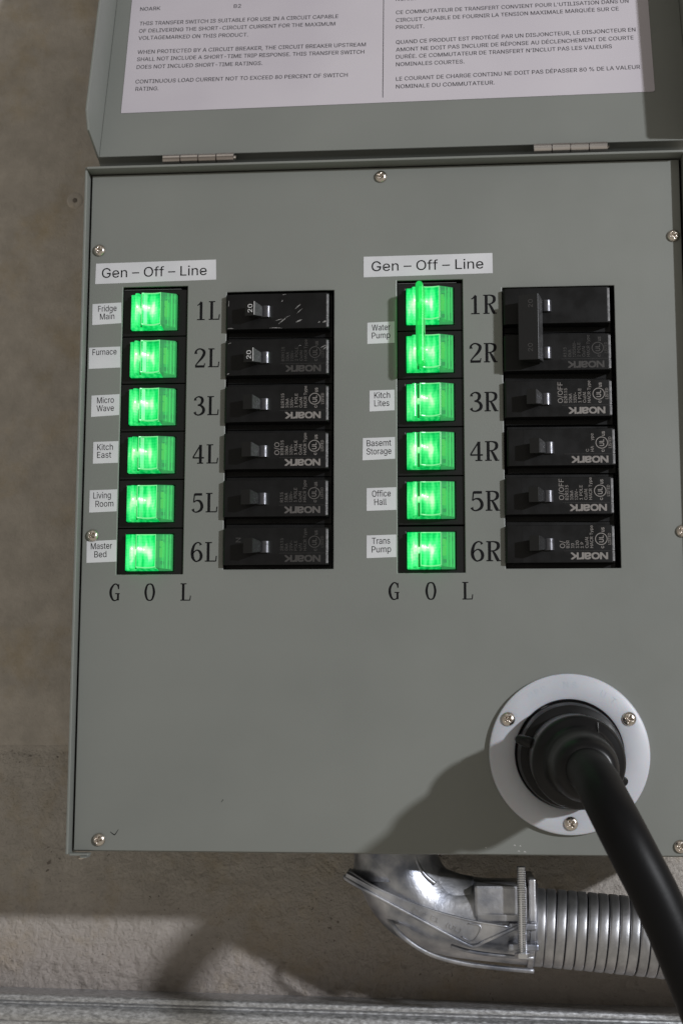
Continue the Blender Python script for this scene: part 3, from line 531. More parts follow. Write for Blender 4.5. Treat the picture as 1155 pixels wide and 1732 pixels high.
# shared Phillips pan-head screw
def screw_mesh(R=3.4, H=1.9, seg=40):
    bm = bmesh.new(); rings = []
    rr = [0, .25, .5, .75, 1.0, 1.25, 1.5, 1.75, 2.0, 2.3, 2.7, 3.05, 3.3, 3.4]
    for r in rr:
        r = r * R / 3.4; ring = []
        for k in range(1 if r == 0 else seg):
            a = 2 * math.pi * k / seg; x, z = r * math.cos(a), r * math.sin(a)
            h = H * math.sqrt(max(1 - (r / R) ** 2.6, 0))
            m = min(abs(x), abs(z)); far = max(abs(x), abs(z))
            if m < .42 and far < 1.95: h -= 1.25 * min(1, (1.95 - far) * 1.4) * (1 if m < .3 else .6)
            if abs(x) + abs(z) < 1.05: h -= .3
            ring.append(bm.verts.new(V(x, h, z)))
        rings.append(ring)
    for k in range(seg): bm.faces.new([rings[0][0], rings[1][k], rings[1][(k + 1) % seg]])
    for a, b in zip(rings[1:], rings[2:]):
        for k in range(seg): bm.faces.new([a[k], b[k], b[(k + 1) % seg], a[(k + 1) % seg]])
    bmesh.ops.recalc_face_normals(bm, faces=bm.faces)
    me = bpy.data.meshes.new('screw'); bm.to_mesh(me); bm.free()
    for p in me.polygons: p.use_smooth = True
    me.materials.append(nickel)
    return me
SCREW = screw_mesh()
def screw(parent, x, h, z, a, s=1.0):
    o = bpy.data.objects.new('screw', SCREW); COL.objects.link(o)
    o.location = V(x, h, z); o.rotation_euler = (random.uniform(-.05, .05), a, random.uniform(-.05, .05)); o.scale = (s, s, s)
    o.parent = parent
    return o

# ================================================================ electrical box
W, Hh, D = 322.6, 368.6, 98
SWL = (19.0, 55.1, 144.6, 303.8); SWR = (169.8, 205.4, 144.6, 304.2)
BRL = (76.8, 135.7, 147.0, 299.7); BRR = (226.5, 286.2, 146.6, 299.0)
bx_ = thing('electrical_box', V(0, 0, 0), 'grey enamelled steel transfer switch box with its lid hinged open on the wall', 'electrical box')
F = 6.5
bm = bmesh.new()
box(bm, -2.6, -1.2, -D, F, -1.6, 371)                       # left side with its rim
box(bm, W + 1.2, W + 2.6, -D, F, -1.6, 371)
box(bm, -1.15, W + 1.15, -D, F + 1.5, 369.5, 370.9)         # top with its rim
box(bm, -1.15, W + 1.15, -D, -2.2, -.6, .8)                  # bottom behind the cover
box(bm, -1.15, W + 1.15, -D, -D + 1.4, .9, 369.4)            # back
obj('box_shell', bm, enamel, bx_, bevel=.35)
# little folded corner that turns under the cover at the lower left
bm = B((-1.1, 9.2, -1.4, F - 1.2, -2.4, -1.1), (5.0, 8.6, -1.4, F, -3.4, -2.5))
obj('corner_tab', bm, enamel, bx_, bevel=.5)
obj('weld_spatter', tube([V(3.2, 4, -3.3), V(5.2, 5, -3.6), V(8.0, 4.6, -3.2)], [.4, .8, .3], 8), nickel, bx_, smooth=True)
bm = plate(0, W, 0, Hh, [SWL, SWR, BRL, BRR], -1.5, 0)
cover = obj('cover_panel', bm, enamel, bx_, bevel=.45)
# screws of the cover
for (x, z, a) in ((161.3, 363.4, .5), (5.2, 325.1, .2), (5.6, 165.8, .9), (13.4, 5.6, .25), (318.4, 325.7, 1.2), (318.2, 165.8, .7), (312.4, 4.8, .4)):
    screw(cover, x, .15, z, a)
# printed row numbers and G O L
zc = lambda i: 289.5 - 26.55 * i
for i in range(6):
    zt = 284.3 - 26.6 * i
    bm = bmesh.new(); glyphs(bm, '%dL' % (i + 1), 59.3 - .05 * i, 73.2 + .05 * i, zt, zt + 10.5, .05); obj('printed_number', bm, ink, cover)
    zt = 284.6 - 26.8 * i
    bm = bmesh.new(); glyphs(bm, '%dR' % (i + 1), 208.5 - .1 * i, 223.4 + .1 * i, zt, zt + 10.6, .05); obj('printed_number', bm, ink, cover)
for xs in ((15.6, 34.4, 53.6), (164.9, 184.1, 203.1)):
    for ch, x in zip('GOL', xs):
        bm = bmesh.new(); glyphs(bm, ch, x, x + 6.2, 130.5, 139.7, .05); obj('printed_letter', bm, ink, cover)
# tick-shaped hair scratch, chips in the paint
bm = bmesh.new(); stroke(bm, [(19.2, 9.6, .25), (21.2, 8.2, .5), (22.0, 8.5, .45), (23.6, 11.0, .2)], .05)
obj('paint_scratch', bm, ink, cover)
bm = bmesh.new(); stroke(bm, [(77.5, 25.2, .2), (78.6, 26.6, .35)], .05, smooth=False); obj('paint_scratch', bm, ink, cover)
bm = bmesh.new()
for (x, z, s) in ((228.5, 4.5, .5), (230.6, 1.6, .5), (233.5, 1.3, .6), (231.5, 4.2, .35), (214, 3.2, .3)):
    stroke(bm, [(x, z, .2), (x + s, z + .3, .45), (x + 2 * s, z - .2, .2)], .05)
obj('paint_chip', bm, principled('chip_pale', (.45, .45, .43), .6), cover)
for p in (SWL, SWR, BRL, BRR): pass

# ---- lid, leaning back towards the wall, seen from inside
TH = math.radians(16)
lid_root = V(0, 0, 379.6)
def LF(x, h, v):
    """lid frame: x across, v up the lid, h out of its inner face"""
    return V(x, h * math.cos(TH) - v * math.sin(TH), 379.6 + v * math.cos(TH) + h * math.sin(TH))
def lid_poly(bm, pts, thick):
    """flat piece given by three-axis lid points, thickened"""
    a = [bm.verts.new(LF(*p)) for p in pts]; b = [bm.verts.new(LF(p[0] + thick[0], p[1] + thick[1], p[2] + thick[2])) for p in pts]
    fs = [bm.faces.new(a), bm.faces.new(b[::-1])]
    for i in range(len(a)):
        j = (i + 1) % len(a); fs.append(bm.faces.new([a[i], b[i], b[j], a[j]]))
    bmesh.ops.recalc_face_normals(bm, faces=fs)
bm = bmesh.new()
LW = 330.0; XL = 3.4
lid_poly(bm, [(XL, 0, 0), (LW, 0, 0), (LW, 0, 372), (XL, 0, 372)], (0, -1.4, 0))
lid = obj('lid', bm, enamel, bx_, bevel=.4)
for x, tx in ((XL, -1.4), (LW, 1.4)):
    fd, cf = (30, 8) if x == XL else (27.5, 1.5)
    bm = bmesh.new(); lid_poly(bm, [(x, -1.4, 0), (x, 5, .2), (x, fd - cf * .9, .2), (x, fd, cf), (x, fd, 372), (x, -1.4, 372)], (tx, 0, 0))
    obj('side_flange', bm, enamel, lid, bevel=.4)
bm = bmesh.new(); lid_poly(bm, [(XL, 0, 372.1), (LW, 0, 372.1), (LW, 27.5, 372.1), (XL, 30, 372.1)], (0, 0, 1.4)); obj('end_flange', bm, enamel, lid, bevel=.4)
bm = bmesh.new(); a = [LF(XL - 1, -1.5, .6), LF(LW + 1, -1.5, .6)]
vs = [bm.verts.new(p) for p in (LF(XL - 1.2, -1.5, .9), LF(LW + 1.2, -1.5, .9), V(LW + 1.2, -22, 371.2), V(XL - 1.2, -22, 371.2))]
vs2 = [bm.verts.new(v.co + Vector((0, 0, .0012))) for v in vs]
bm.faces.new(vs); bm.faces.new(vs2[::-1])
for i in range(4): bm.faces.new([vs[i], vs2[i], vs2[(i + 1) % 4], vs[(i + 1) % 4]])
bmesh.ops.recalc_face_normals(bm, faces=bm.faces)
obj('back_lip', bm, enamel, lid)
for (xa, xb) in ((40.9, 80.9), (244.4, 284.2)):
    e = obj('hinge', B((xa + 1, xb - 1, -14, -.5, 371.0, 371.9)), brushed, bx_)
    st = (xb - xa) / 4
    for k in range(4):
        bm = lathe([(0, 0), (2.5, 0), (2.8, .25), (2.8, st - .5), (2.5, st - .25), (0, st - .25)], 20)
        # turn the axis along x
        bmesh.ops.transform(bm, matrix=Matrix.Rotation(-math.pi / 2, 4, 'Z'), verts=bm.verts)
        kx = xa + k * st
        for v in bm.verts: v.co = Vector((v.co.x * -1, v.co.y, v.co.z)) if False else v.co
        mn = min(v.co.x for v in bm.verts)
        for v in bm.verts: v.co += Vector((kx * MM - mn, -4.6 * MM, (374.9 + (k % 2) * .12) * MM))
        o = obj('knuckle', bm, brushed, e); autosmooth(o)
    obj('hinge_pin', tube([V(xa + .4, 4.6, 374.9), V(xb + .7, 4.6, 374.9)], 1.2, 12), nickel, e, smooth=True)

# ================================================================ instruction sheet on the lid
sheet = thing('instruction_sheet', V(0, 0, 379.6), 'white printed sheet of English and French switch instructions stuck inside the open lid', 'notice')
def LFo(x, h, v):
    return LF(x, h, v) - sheet.location
bm = bmesh.new()
def sq(pts, h, fr):
    bm.faces.new([bm.verts.new(fr(x, h, v)) for x, v in pts])
PC = [(13.3, 30.0), (13.5, 29.9), (310.9, 33.4), (312.2, 34.6), (313.0, 160), (11.5, 300), (310, 303)]
sq([(13.3, 30.0), (311.3, 33.45), (312.3, 34.4), (313.6, 300), (11.0, 297)], .25, LFo)
sq([(13.3, 30.0), (11.0, 297), (313.6, 300), (312.3, 34.4), (311.3, 33.45)], .12, LFo)
bmesh.ops.recalc_face_normals(bm, faces=bm.faces)
obj('paper', bm, paper_m, sheet)
bm = bmesh.new(); sq([(161.75, 35.2), (162.15, 35.2), (161.2, 200), (160.8, 200)], .33, LFo); obj('divider_line', bm, sheetink, sheet)
# each line: text, left end and right end (lid mm) - measured off the plane of the lid
TL = LINES = []
cn = Vector((199.845, 748.108, 71.389))
def lid_at(px, py):
    d = [(px - 577.5) / 2406, (py - 866) / 2406, 1.0]
    dw = [sum(CR[k][j] * d[k] for k in range(3)) for j in range(3)]      # x, up, out
    nrm = (0, math.sin(TH), math.cos(TH)); d0 = math.sin(TH) * 379.6
    C0 = (199.845, 71.389, 748.108)
    s = (d0 - sum(a * b for a, b in zip(nrm, C0))) / sum(a * b for a, b in zip(nrm, dw))
    p = [C0[j] + s * dw[j] for j in range(3)]
    return p[0], (p[1] - 379.6) / math.cos(TH)
text_lines = [
 ('NOARK', 238, 16, 272, 14.5), ('B2', 396, 11, 408, 10.6),
 ('THIS TRANSFER SWITCH IS SUITABLE FOR USE IN A CIRCUIT CAPABLE', 237, 40.5, 572, 28),
 ('OF DELIVERING THE SHORT-CIRCUIT CURRENT FOR THE MAXIMUM', 236, 53, 567, 40.5),
 ('VOLTAGEMARKED ON THIS PRODUCT.', 235, 65, 420, 59),
 ('WHEN PROTECTED BY A CIRCUIT BREAKER, THE CIRCUIT BREAKER UPSTREAM', 233.6, 88.7, 618.6, 75.6),
 ('SHALL NOT INCLUDE A SHORT-TIME TRIP RESPONSE. THIS TRANSFER SWITCH', 232.7, 101, 616, 88),
 ('DOES NOT INCLUED SHORT-TIME RATINGS.', 232, 114, 444, 107.2),
 ('CONTINUOUS LOAD CURRENT NOT TO EXCEED 80 PERCENT OF SWITCH', 230, 138.7, 588, 127),
 ('RATING.', 230, 151, 269, 150),
 ('NOARK', 669.5, -1, 703, -2.2),
 ("CE COMMUTATEUR DE TRANSFERT CONVIENT POUR L'UTILISATION DANS UN", 669.7, 21.6, 1062, 2),
 ('CIRCUIT CAPABLE DE FOURNIR LA TENSION MAXIMALE MARQUÉE SUR CE', 669.7, 34.7, 1045.6, 15),
 ('PRODUIT.', 669.7, 46.8, 717, 45),
 ('QUAND CE PRODUIT EST PROTÉGÉ PAR UN DISJONCTEUR, LE DISJONCTEUR EN', 669.7, 72, 1074, 50.4),
 ('AMONT NE DOIT PAS INCLURE DE RÉPONSE AU DÉCLENCHEMENT DE COURTE', 669.7, 84.6, 1070.8, 64),
 ("DURÉE. CE COMMUTATEUR DE TRANSFERT N'INCLUT PAS LES VALEURS", 669.7, 96.8, 1034, 78.8),
 ('NOMINALES COURTES.', 669.7, 109.4, 785, 104.5),
 ('LE COURANT DE CHARGE CONTINU NE DOIT PAS DÉPASSER 80 % DE LA VALEUR', 669.7, 134, 1081.6, 113.5),
 ('NOMINALE DU COMMUTATEUR.', 669.7, 147, 836, 140),
]
for s, xa, ya, xb, yb in text_lines:
    a, b = lid_at(xa, ya), lid_at(xb, yb)
    bm = bmesh.new()
    put_text(bm, s, a[0], a[1] - 1.4, 2.75, .34, width=b[0] - a[0], rot=math.atan2(b[1] - a[1], b[0] - a[0]), frame=LFo, offset=.004)
    obj('text_line', bm, sheetink, sheet)

# ================================================================ stick-on labels
def label(corners, lines, hgt, lab, group, name='name_label', tilt=0.0, cat='label'):
    """corners: (x, z) of TL TR BR BL on the cover"""
    cx = sum(c[0] for c in corners) / 4; cz = sum(c[1] for c in corners) / 4
    t = thing(name, V(cx, 0, cz), lab, cat, group)
    bm = bmesh.new()
    a = [bm.verts.new(V(x - cx, .12, z - cz)) for x, z in corners]; b = [bm.verts.new(V(x - cx, .02, z - cz)) for x, z in corners]
    bm.faces.new(a); bm.faces.new(b[::-1])
    for i in range(4): bm.faces.new([a[i], b[i], b[(i + 1) % 4], a[(i + 1) % 4]])
    bmesh.ops.recalc_face_normals(bm, faces=bm.faces)
    obj('tape', bm, label_m, t)
    rot = math.atan2(corners[1][1] - corners[0][1], corners[1][0] - corners[0][0]) * .5 + tilt
    bm = bmesh.new()
    for (s, dx, dz, wd) in lines:
        put_text(bm, s, dx, dz, hgt, .17, width=wd, rot=rot, anchor='c', offset=.002)
    obj('lettering', bm, ink, t)
    return t
H1 = [(3.5, 317.6), (70.5, 318.4), (70.8, 307.0), (3.3, 305.9)]
H2 = [(151.8, 318.0), (221.6, 318.5), (221.7, 307.2), (151.8, 306.4)]
label(H1, [('Gen \u2013 Off \u2013 Line', -.8, -2.7, 58.5)], 5.5, 'wide white Gen Off Line label above the left switch column', 'header labels', 'header_label')
label(H2, [('Gen \u2013 Off \u2013 Line', -.3, -2.7, 60.5)], 5.5, 'wide white Gen Off Line label above the right switch column', 'header labels', 'header_label')
LB = [
 ([(2.1, 294.5), (18.2, 295.1), (18.5, 283.4), (2.3, 282.6)], [('Fridge', .3, 1.3, 10.3), ('Main', .3, -3.2, 8.0)], 'white Fridge Main label beside left switch one'),
 ([(.8, 269.8), (18.2, 270.2), (18.5, 258.4), (1.0, 257.9)], [('Furnace', 0, 1.6, 13.4)], 'white Furnace label beside left switch two'),
 ([(3.0, 242.9), (18.5, 243.5), (18.5, 231.9), (3.0, 231.0)], [('Micro', .1, 1.3, 9.3), ('Wave', .1, -3.2, 9.5)], 'white Micro Wave label beside left switch three'),
 ([(4.7, 217.1), (18.5, 217.4), (18.5, 205.5), (4.7, 205.1)], [('Kitch', -.3, 1.3, 8.6), ('East', -.7, -3.0, 7.8)], 'white Kitch East label beside left switch four'),
 ([(3.4, 190.5), (18.5, 190.9), (18.5, 178.9), (3.4, 178.3)], [('Living', -.6, 1.4, 9.6), ('Room', .8, -3.2, 9.8)], 'white Living Room label beside left switch five'),
 ([(2.5, 162.7), (18.8, 163.4), (19.0, 151.6), (2.7, 151.0)], [('Master', 0, 1.3, 11.6), ('Bed', -.5, -3.2, 6.6)], 'white Master Bed label beside the lowest left switch'),
 ([(153.8, 280.9), (168.5, 281.4), (168.5, 269.5), (153.8, 269.1)], [('Water', .1, 1.3, 9.9), ('Pump', .1, -3.1, 9.9)], 'green-tinted white Water Pump label beside the linked switch pair'),
 ([(155.0, 243.3), (168.4, 243.6), (168.4, 232.3), (155.0, 231.8)], [('Kitch', .1, 1.3, 8.4), ('Lites', -.1, -3.1, 8.0)], 'white Kitch Lites label beside right switch three'),
 ([(151.4, 217.3), (168.6, 217.7), (168.6, 205.9), (151.2, 205.2)], [('Basemt', .1, 1.4, 13.0), ('Storage', .1, -3.1, 13.2)], 'white Basemt Storage label beside right switch four'),
 ([(153.4, 190.1), (169.2, 190.5), (169.2, 178.3), (153.4, 177.9)], [('Office', 0, 1.3, 9.9), ('Hall', -.5, -3.2, 6.5)], 'white Office Hall label beside right switch five'),
 ([(153.4, 164.7), (169.1, 165.1), (169.1, 153.1), (153.4, 152.6)], [('Trans', -.2, 1.3, 9.6), ('Pump', 0, -3.2, 10.2)], 'white Trans Pump label beside the lowest right switch'),
]
for cs, ls, lab in LB: label(cs, ls, 3.35, lab, 'circuit name labels', tilt=.01)

# ================================================================ rocker switches
RZ = 9.85                                   # half height of a rocker
def curve_profile():
    """front outline (x, h) of a rocker from left to right, x from its centre"""
    left = [(-12.6, -2.0), (-12.6, 1.2), (-9.6, 1.9)]
    ridge = [(-9.5, 5.0), (-9.2, 6.3), (-8.3, 6.9), (-7.4, 6.5), (-7.0, 5.4)]
    gap = [(-6.9, 3.0), (-5.6, 3.0)]
    wing = [(-5.5, 7.7), (-5.1, 8.1), (-4.3, 7.2), (-2.6, 6.1), (-.6, 5.6), (1.6, 5.9), (3.4, 6.9), (4.6, 8.0), (5.2, 8.3)]
    return left + ridge + gap + wing
FACET = [(5.2, 8.3), (5.8, 8.1), (12.2, 2.6), (12.6, 1.8), (12.6, -2.0)]
def draft(bm):
    """moulding draft: the ends lean inwards with height"""
    for v in bm.verts:
        h = max(-v.co.y / MM, 0); v.co.z *= 1 - .0125 * h
    return bm
def rocker_lens_bm():
    return draft(extrude_profile(curve_profile() + [(5.2, -2.0)], -RZ, RZ))
def rocker_facet_bm():
    return draft(extrude_profile([(5.25, -2.0)] + [(x + (.05 if i == 0 else 0), h) for i, (x, h) in enumerate(FACET)], -RZ, RZ))
def strip_bm(pts, z0, z1, th=.22, dh=.12):
    """thin bright edge lines that follow the moulded edges"""
    bm = bmesh.new()
    for (x, h, w_) in pts: box(bm, x - w_ / 2, x + w_ / 2, h, h + dh, z0, z1)
    return bm
def make_rocker_switch():
    t = thing('rocker_switch', V(0, 0, 0), 'x', 'switch')
    # housing: bezel frame round the rocker
    bz = 13.05
    bm = bmesh.new()
    X0, X1 = -17.6, 18.2
    hf = -1.4
    bm = plate(X0, X1, -bz, bz, [(-13.1, 13.1, -10.2, 10.2)], -14, hf)
    obj('housing', bm, housing_m, t, bevel=.4)
    obj('switch_frame_floor', B((-13.08, 13.08, -14, -9, -10.18, 10.18)), housing_m, t)
    lens = obj('rocker', rocker_lens_bm(), lens_m, t, bevel=.22)
    f = obj('clear_facet', rocker_facet_bm(), facet_m, lens, bevel=.22)
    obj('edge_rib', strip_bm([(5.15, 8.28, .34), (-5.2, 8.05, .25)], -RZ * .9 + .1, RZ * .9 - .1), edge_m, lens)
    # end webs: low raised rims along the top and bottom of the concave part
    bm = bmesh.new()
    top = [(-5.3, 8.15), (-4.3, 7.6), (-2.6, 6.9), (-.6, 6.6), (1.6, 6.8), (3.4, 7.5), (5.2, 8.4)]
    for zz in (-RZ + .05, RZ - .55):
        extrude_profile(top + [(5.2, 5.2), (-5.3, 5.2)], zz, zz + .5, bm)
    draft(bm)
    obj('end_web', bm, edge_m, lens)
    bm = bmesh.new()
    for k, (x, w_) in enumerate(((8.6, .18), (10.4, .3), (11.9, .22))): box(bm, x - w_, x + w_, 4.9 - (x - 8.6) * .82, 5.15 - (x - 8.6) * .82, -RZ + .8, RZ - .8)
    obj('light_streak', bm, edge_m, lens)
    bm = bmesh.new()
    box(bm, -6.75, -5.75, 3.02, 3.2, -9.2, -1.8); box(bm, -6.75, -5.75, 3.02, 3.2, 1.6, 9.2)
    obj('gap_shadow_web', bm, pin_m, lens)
    bm = bmesh.new()
    box(bm, 5.6, 12.1, -1.2, -.6, -8.8, 8.8)
    o = obj('circuit_board', bm, board_m, lens)
    bm = bmesh.new()
    for (x, z, a, b) in ((6.9, 4.6, .9, 1.4), (6.9, -.3, .9, 2.4), (7.6, 2.2, .5, .5)):
        box(bm, x - a, x + a, -.5, 1.8, z - b, z + b)
    obj('yellow_component', bm, pad_m, lens)
    bm = bmesh.new()
    for (x, z, a, b) in ((7.3, 6.2, .8, .7), (7.2, -5.6, .9, .8), (11.5, 6.0, .5, 1.2), (11.5, -5.8, .5, 1.3), (9.9, 7.6, .3, .4)):
        box(bm, x - a, x + a, -.5, 1.5, z - b, z + b)
    obj('dark_component', bm, pin_m, lens)
    bm = bmesh.new()
    for (x, z, r) in ((-7.9, 1.4, .55), (-4.6, 1.6, .85), (-3.1, 1.2, .7), (-1.6, .9, .45)):
        bmesh.ops.create_icosphere(bm, subdivisions=2, radius=r * MM, matrix=Matrix.Translation(V(x, 6.6 + max(x + 4, -1) * -.25, z)))
    obj('led', bm, led_m, lens, smooth=True)
    return t
def tree_copy(o, parent=None):
    c = o.copy(); COL.objects.link(c); c.parent = parent
    for ch in list(o.children): tree_copy(ch, c)
    return c
proto = make_rocker_switch()
ordw = ['Fridge Main', 'Furnace', 'Micro Wave', 'Kitch East', 'Living Room', 'Master Bed']
ordr = [None, None, 'Kitch Lites', 'Basemt Storage', 'Office Hall', 'Trans Pump']
used = False
for i in range(6):
    o = proto if not used else tree_copy(proto)
    used = True
    o.location = V(36.7, 0, zc(i) - .35); o['label'] = 'lit green rocker switch in black housing beside the %s label' % ordw[i]
    o['group'] = 'lit green rocker switches'
for i in range(2, 6):
    o = tree_copy(proto); o.location = V(187.5, 0, zc(i) + (.05 if i < 5 else -.3)); o['label'] = 'lit green rocker switch in black housing beside the %s label' % ordr[i]
    o['group'] = 'lit green rocker switches'
# the linked pair for rows one and two
pair = thing('linked_rocker_switch', V(187.5, 0, zc(.5)), 'pair of lit green rocker switches joined by a clear green tie bar beside Water Pump', 'switch')
for i in (0, 1):
    for ch in proto.children:
        c = tree_copy(ch, pair); c.location = V(0, 0, zc(i) - zc(.5))
bm = bmesh.new()
pts = []
for k in range(17):
    a = math.pi * k / 16; pts.append((-2.2 * math.cos(a), 20.6 + 2.3 * math.sin(a)))
out = pts + [(2.05, -20.6), (1.2, -22.2), (0, -22.6), (-1.2, -22.2), (-2.05, -20.6)]
def tie_bar(bm, cx, h0, h1, lean):
    a = [bm.verts.new(V(cx + x, h0, z)) for x, z in out]; b = [bm.verts.new(V(cx - lean + x * .92, h1, z)) for x, z in out]
    fs = [bm.faces.new(a), bm.faces.new(b[::-1])]
    for i in range(len(a)): fs.append(bm.faces.new([a[i], b[i], b[(i + 1) % len(a)], a[(i + 1) % len(a)]]))
    bmesh.ops.recalc_face_normals(bm, faces=fs)
tie_bar(bm, -4.4, 4.8, 15.5, .8)
o = obj('tie_bar', bm, tie_m, pair, bevel=.4)
bm = B((-2.55, -2.3, 4.4, 14.6, -3.5, 2.5)); obj('tie_bar_edge', bm, edge_m, pair)
highlight_m = principled('housing_edge_highlight', (.10, .10, .10), .4)  # top-edge highlight of the housings, added as pale strips
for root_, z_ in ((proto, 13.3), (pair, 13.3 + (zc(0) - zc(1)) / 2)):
    obj('housing_highlight', B((-17.2, 14.5, -6, -1.9, z_, z_ + .35)), highlight_m, root_)

flank_m = principled('dim_lit_flank', (.016, .016, .016), .5)  # lamp-side brightness of the levers put into the flank colours
flank1_m = principled('mid_lit_flank', (.042, .042, .043), .5)
flank2_m = principled('bright_lit_flank', (.062, .062, .062), .5)
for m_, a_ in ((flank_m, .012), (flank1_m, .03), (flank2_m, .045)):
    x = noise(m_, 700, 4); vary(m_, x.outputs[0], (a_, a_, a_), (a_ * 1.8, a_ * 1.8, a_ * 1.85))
edge_strip2_m = principled('bright_edge_highlight', (.5, .5, .5), .5)  # highlight along the lever edge put into the colour
# ================================================================ circuit breakers
FH = 4.0                     # front face stands this far out of the cover
def breaker_body_bm(L=56.3):
    bm = bmesh.new()
    # raised face (slightly crowned), lower shoulders either side, deeper body
    extrude_profile([(0, -6), (0, FH - 1.2), (1.0, FH - .5), (9, FH), (L - 1.3, FH), (L, FH - 1.3), (L, -6)], -9.85, 9.85, bm)
    extrude_profile([(.3, -30), (.3, -3.5), (L + 1.4, -5.5), (L + 1.4, -30)], -12.75, 12.75, bm)
    return bm
def slot_and_toggle(t, xb, dz, lever=True, number=None, hb=0, dim=False):
    # recessed dark slot behind a glossy half round barrel
    obj('slot', B((xb - 5.2, xb + 3.9, FH + .02, FH + .1, dz - 3.3, dz + 3.3)), dark, t)
    bm = bmesh.new(); pts = []
    for k in range(13):
        a = math.pi * k / 12; pts.append((xb + .0 + 2.9 * math.cos(a), FH - .3 + 2.2 * math.sin(a)))
    extrude_profile(pts, dz - 3.15, dz + 3.15, bm)
    o = obj('toggle', bm, barrel_m, t, bevel=.15); autosmooth(o, 30)
    if lever:
        bm = bmesh.new()
        low = [(xb - 2.2, FH + .3, 3.2), (xb - 5.0, FH - .2, 3.2)]
        # lever: wedge from the barrel to its broad tip on the left
        lo = [(xb - 1.9, FH + 1.2), (xb - 6.0, FH + .2)]; hi = [(xb - 5.3, FH + 8.4), (xb - 10.6, FH + 7.4)]
        vs = []
        for (x, h), hz in ((lo[0], 3.0), (lo[1], 3.2), (hi[1], 4.05), (hi[0], 4.1)):
            vs.append([bm.verts.new(V(x, h, dz + hz)), bm.verts.new(V(x, h, dz - hz))])
        fs = [bm.faces.new([v[0] for v in vs]), bm.faces.new([v[1] for v in vs][::-1])]
        for i in range(4): j = (i + 1) % 4; fs.append(bm.faces.new([vs[i][0], vs[i][1], vs[j][1], vs[j][0]]))
        bmesh.ops.recalc_face_normals(bm, faces=fs)
        obj('lever', bm, lever_m, o, bevel=.3)
        fl = bmesh.new()  # paler plate: light on the lever's right side painted in its colour
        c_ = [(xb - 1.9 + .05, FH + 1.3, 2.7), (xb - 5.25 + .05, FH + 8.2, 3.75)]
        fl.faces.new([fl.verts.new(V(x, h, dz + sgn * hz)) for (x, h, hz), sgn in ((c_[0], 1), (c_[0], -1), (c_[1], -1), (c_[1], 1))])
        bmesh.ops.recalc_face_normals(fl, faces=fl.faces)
        obj('lit_flank', fl, flank_m if number is None and dim else (flank2_m if number else flank1_m), o)
        if number:
            obj('edge_highlight', B((xb - 5.55, xb - 5.15, FH + 8.36, FH + 8.5, dz - 3.7, dz + 3.7)), edge_strip2_m, o)  # bright line of the lit edge added as a pale strip
            bm = bmesh.new()
            fr = lambda x, h, z: V(x, h + (x - (xb - 8)) * .19, z)
            put_text(bm, number, xb - 6.4, dz - 2.3, 2.5, FH + 7.98, width=4.6, rot=math.pi / 2, frame=fr, offset=.004)
            obj('number_print', bm, white_print, o)
    return o
def brand(bm, x_right, z_top, wd, ht, h):
    """the maker's name printed upside down: it starts at the right end and runs left"""
    R = math.pi
    cells = [('N', .20), ('O', .205), ('a', .17), ('r', .12), ('K', .20)]
    g = .025; tot = sum(c[1] for c in cells) + g * 4
    x = x_right
    for ch, cw in cells:
        cwm = cw / tot * wd
        put_text(bm, ch, x, z_top, ht, h, width=cwm, rot=R, offset=.035, fullbox=True)
        x -= cwm + g / tot * wd
def legends_on(t, lv, off=True, x0=0, dz=0, lines=None, logo=True, offtext='O/OFF', lvlogo=None, ul=True, second='B2R115'):
    h = FH + .06
    q = math.pi / 2; zb = -2.4 + dz
    if lines is None: lines = [second, '10kA', '120V~', '1 POLE', 'Cu/Al', 'HACR Type']
    bm = bmesh.new()
    wds = {'B2R115': 7.8, '10kA': 5.0, '120V~': 5.6, '1 POLE': 7.7, '2 POLE': 7.7, 'Cu/Al': 5.8, 'HACR Type': 11.8, '120/240V~': 8.4}
    for k, s in enumerate(lines):
        if s: put_text(bm, s, x0 + 32.4 + 2.45 * k, zb, 1.6, h, width=wds.get(s), rot=q, offset=.006)
    if offtext and off: put_text(bm, offtext, x0 + 30.1, zb, 2.6, h, width={'O/OFF': 11.2, 'O/O': 6.8, 'O/': 3.8}[offtext], rot=q)
    if ul:
        cx, cz = x0 + 48.9, 2.3 + dz
        put_text(bm, 'UL', cx + 1.15, cz - 1.75, 2.3, h, width=3.5, rot=q, offset=.02)
        pts = [(cx + 3.0 * math.cos(a), cz + 3.0 * math.sin(a), .42) for a in [2 * math.pi * k / 28 for k in range(29)]]
        stroke(bm, pts, h, smooth=False)
        put_text(bm, 'c', cx + 1.3, cz - 4.9, 1.4, h, width=1.2, rot=q, offset=.02, fullbox=True)
        put_text(bm, 'us', cx + 1.7, cz + 3.7, 1.5, h, width=2.3, rot=q, offset=.02, fullbox=True)
        put_text(bm, 'LISTED', cx + 4.95, cz - 2.9, 1.5, h, width=5.9, rot=q, offset=.008)
    obj('rating_print', bm, legends[lv], t)
    if logo:
        bm = bmesh.new(); brand(bm, x0 + 52.0, -4.9 + dz, 18.9, 3.3, h)
        obj('brand_print', bm, legends[lvlogo or lv], t)
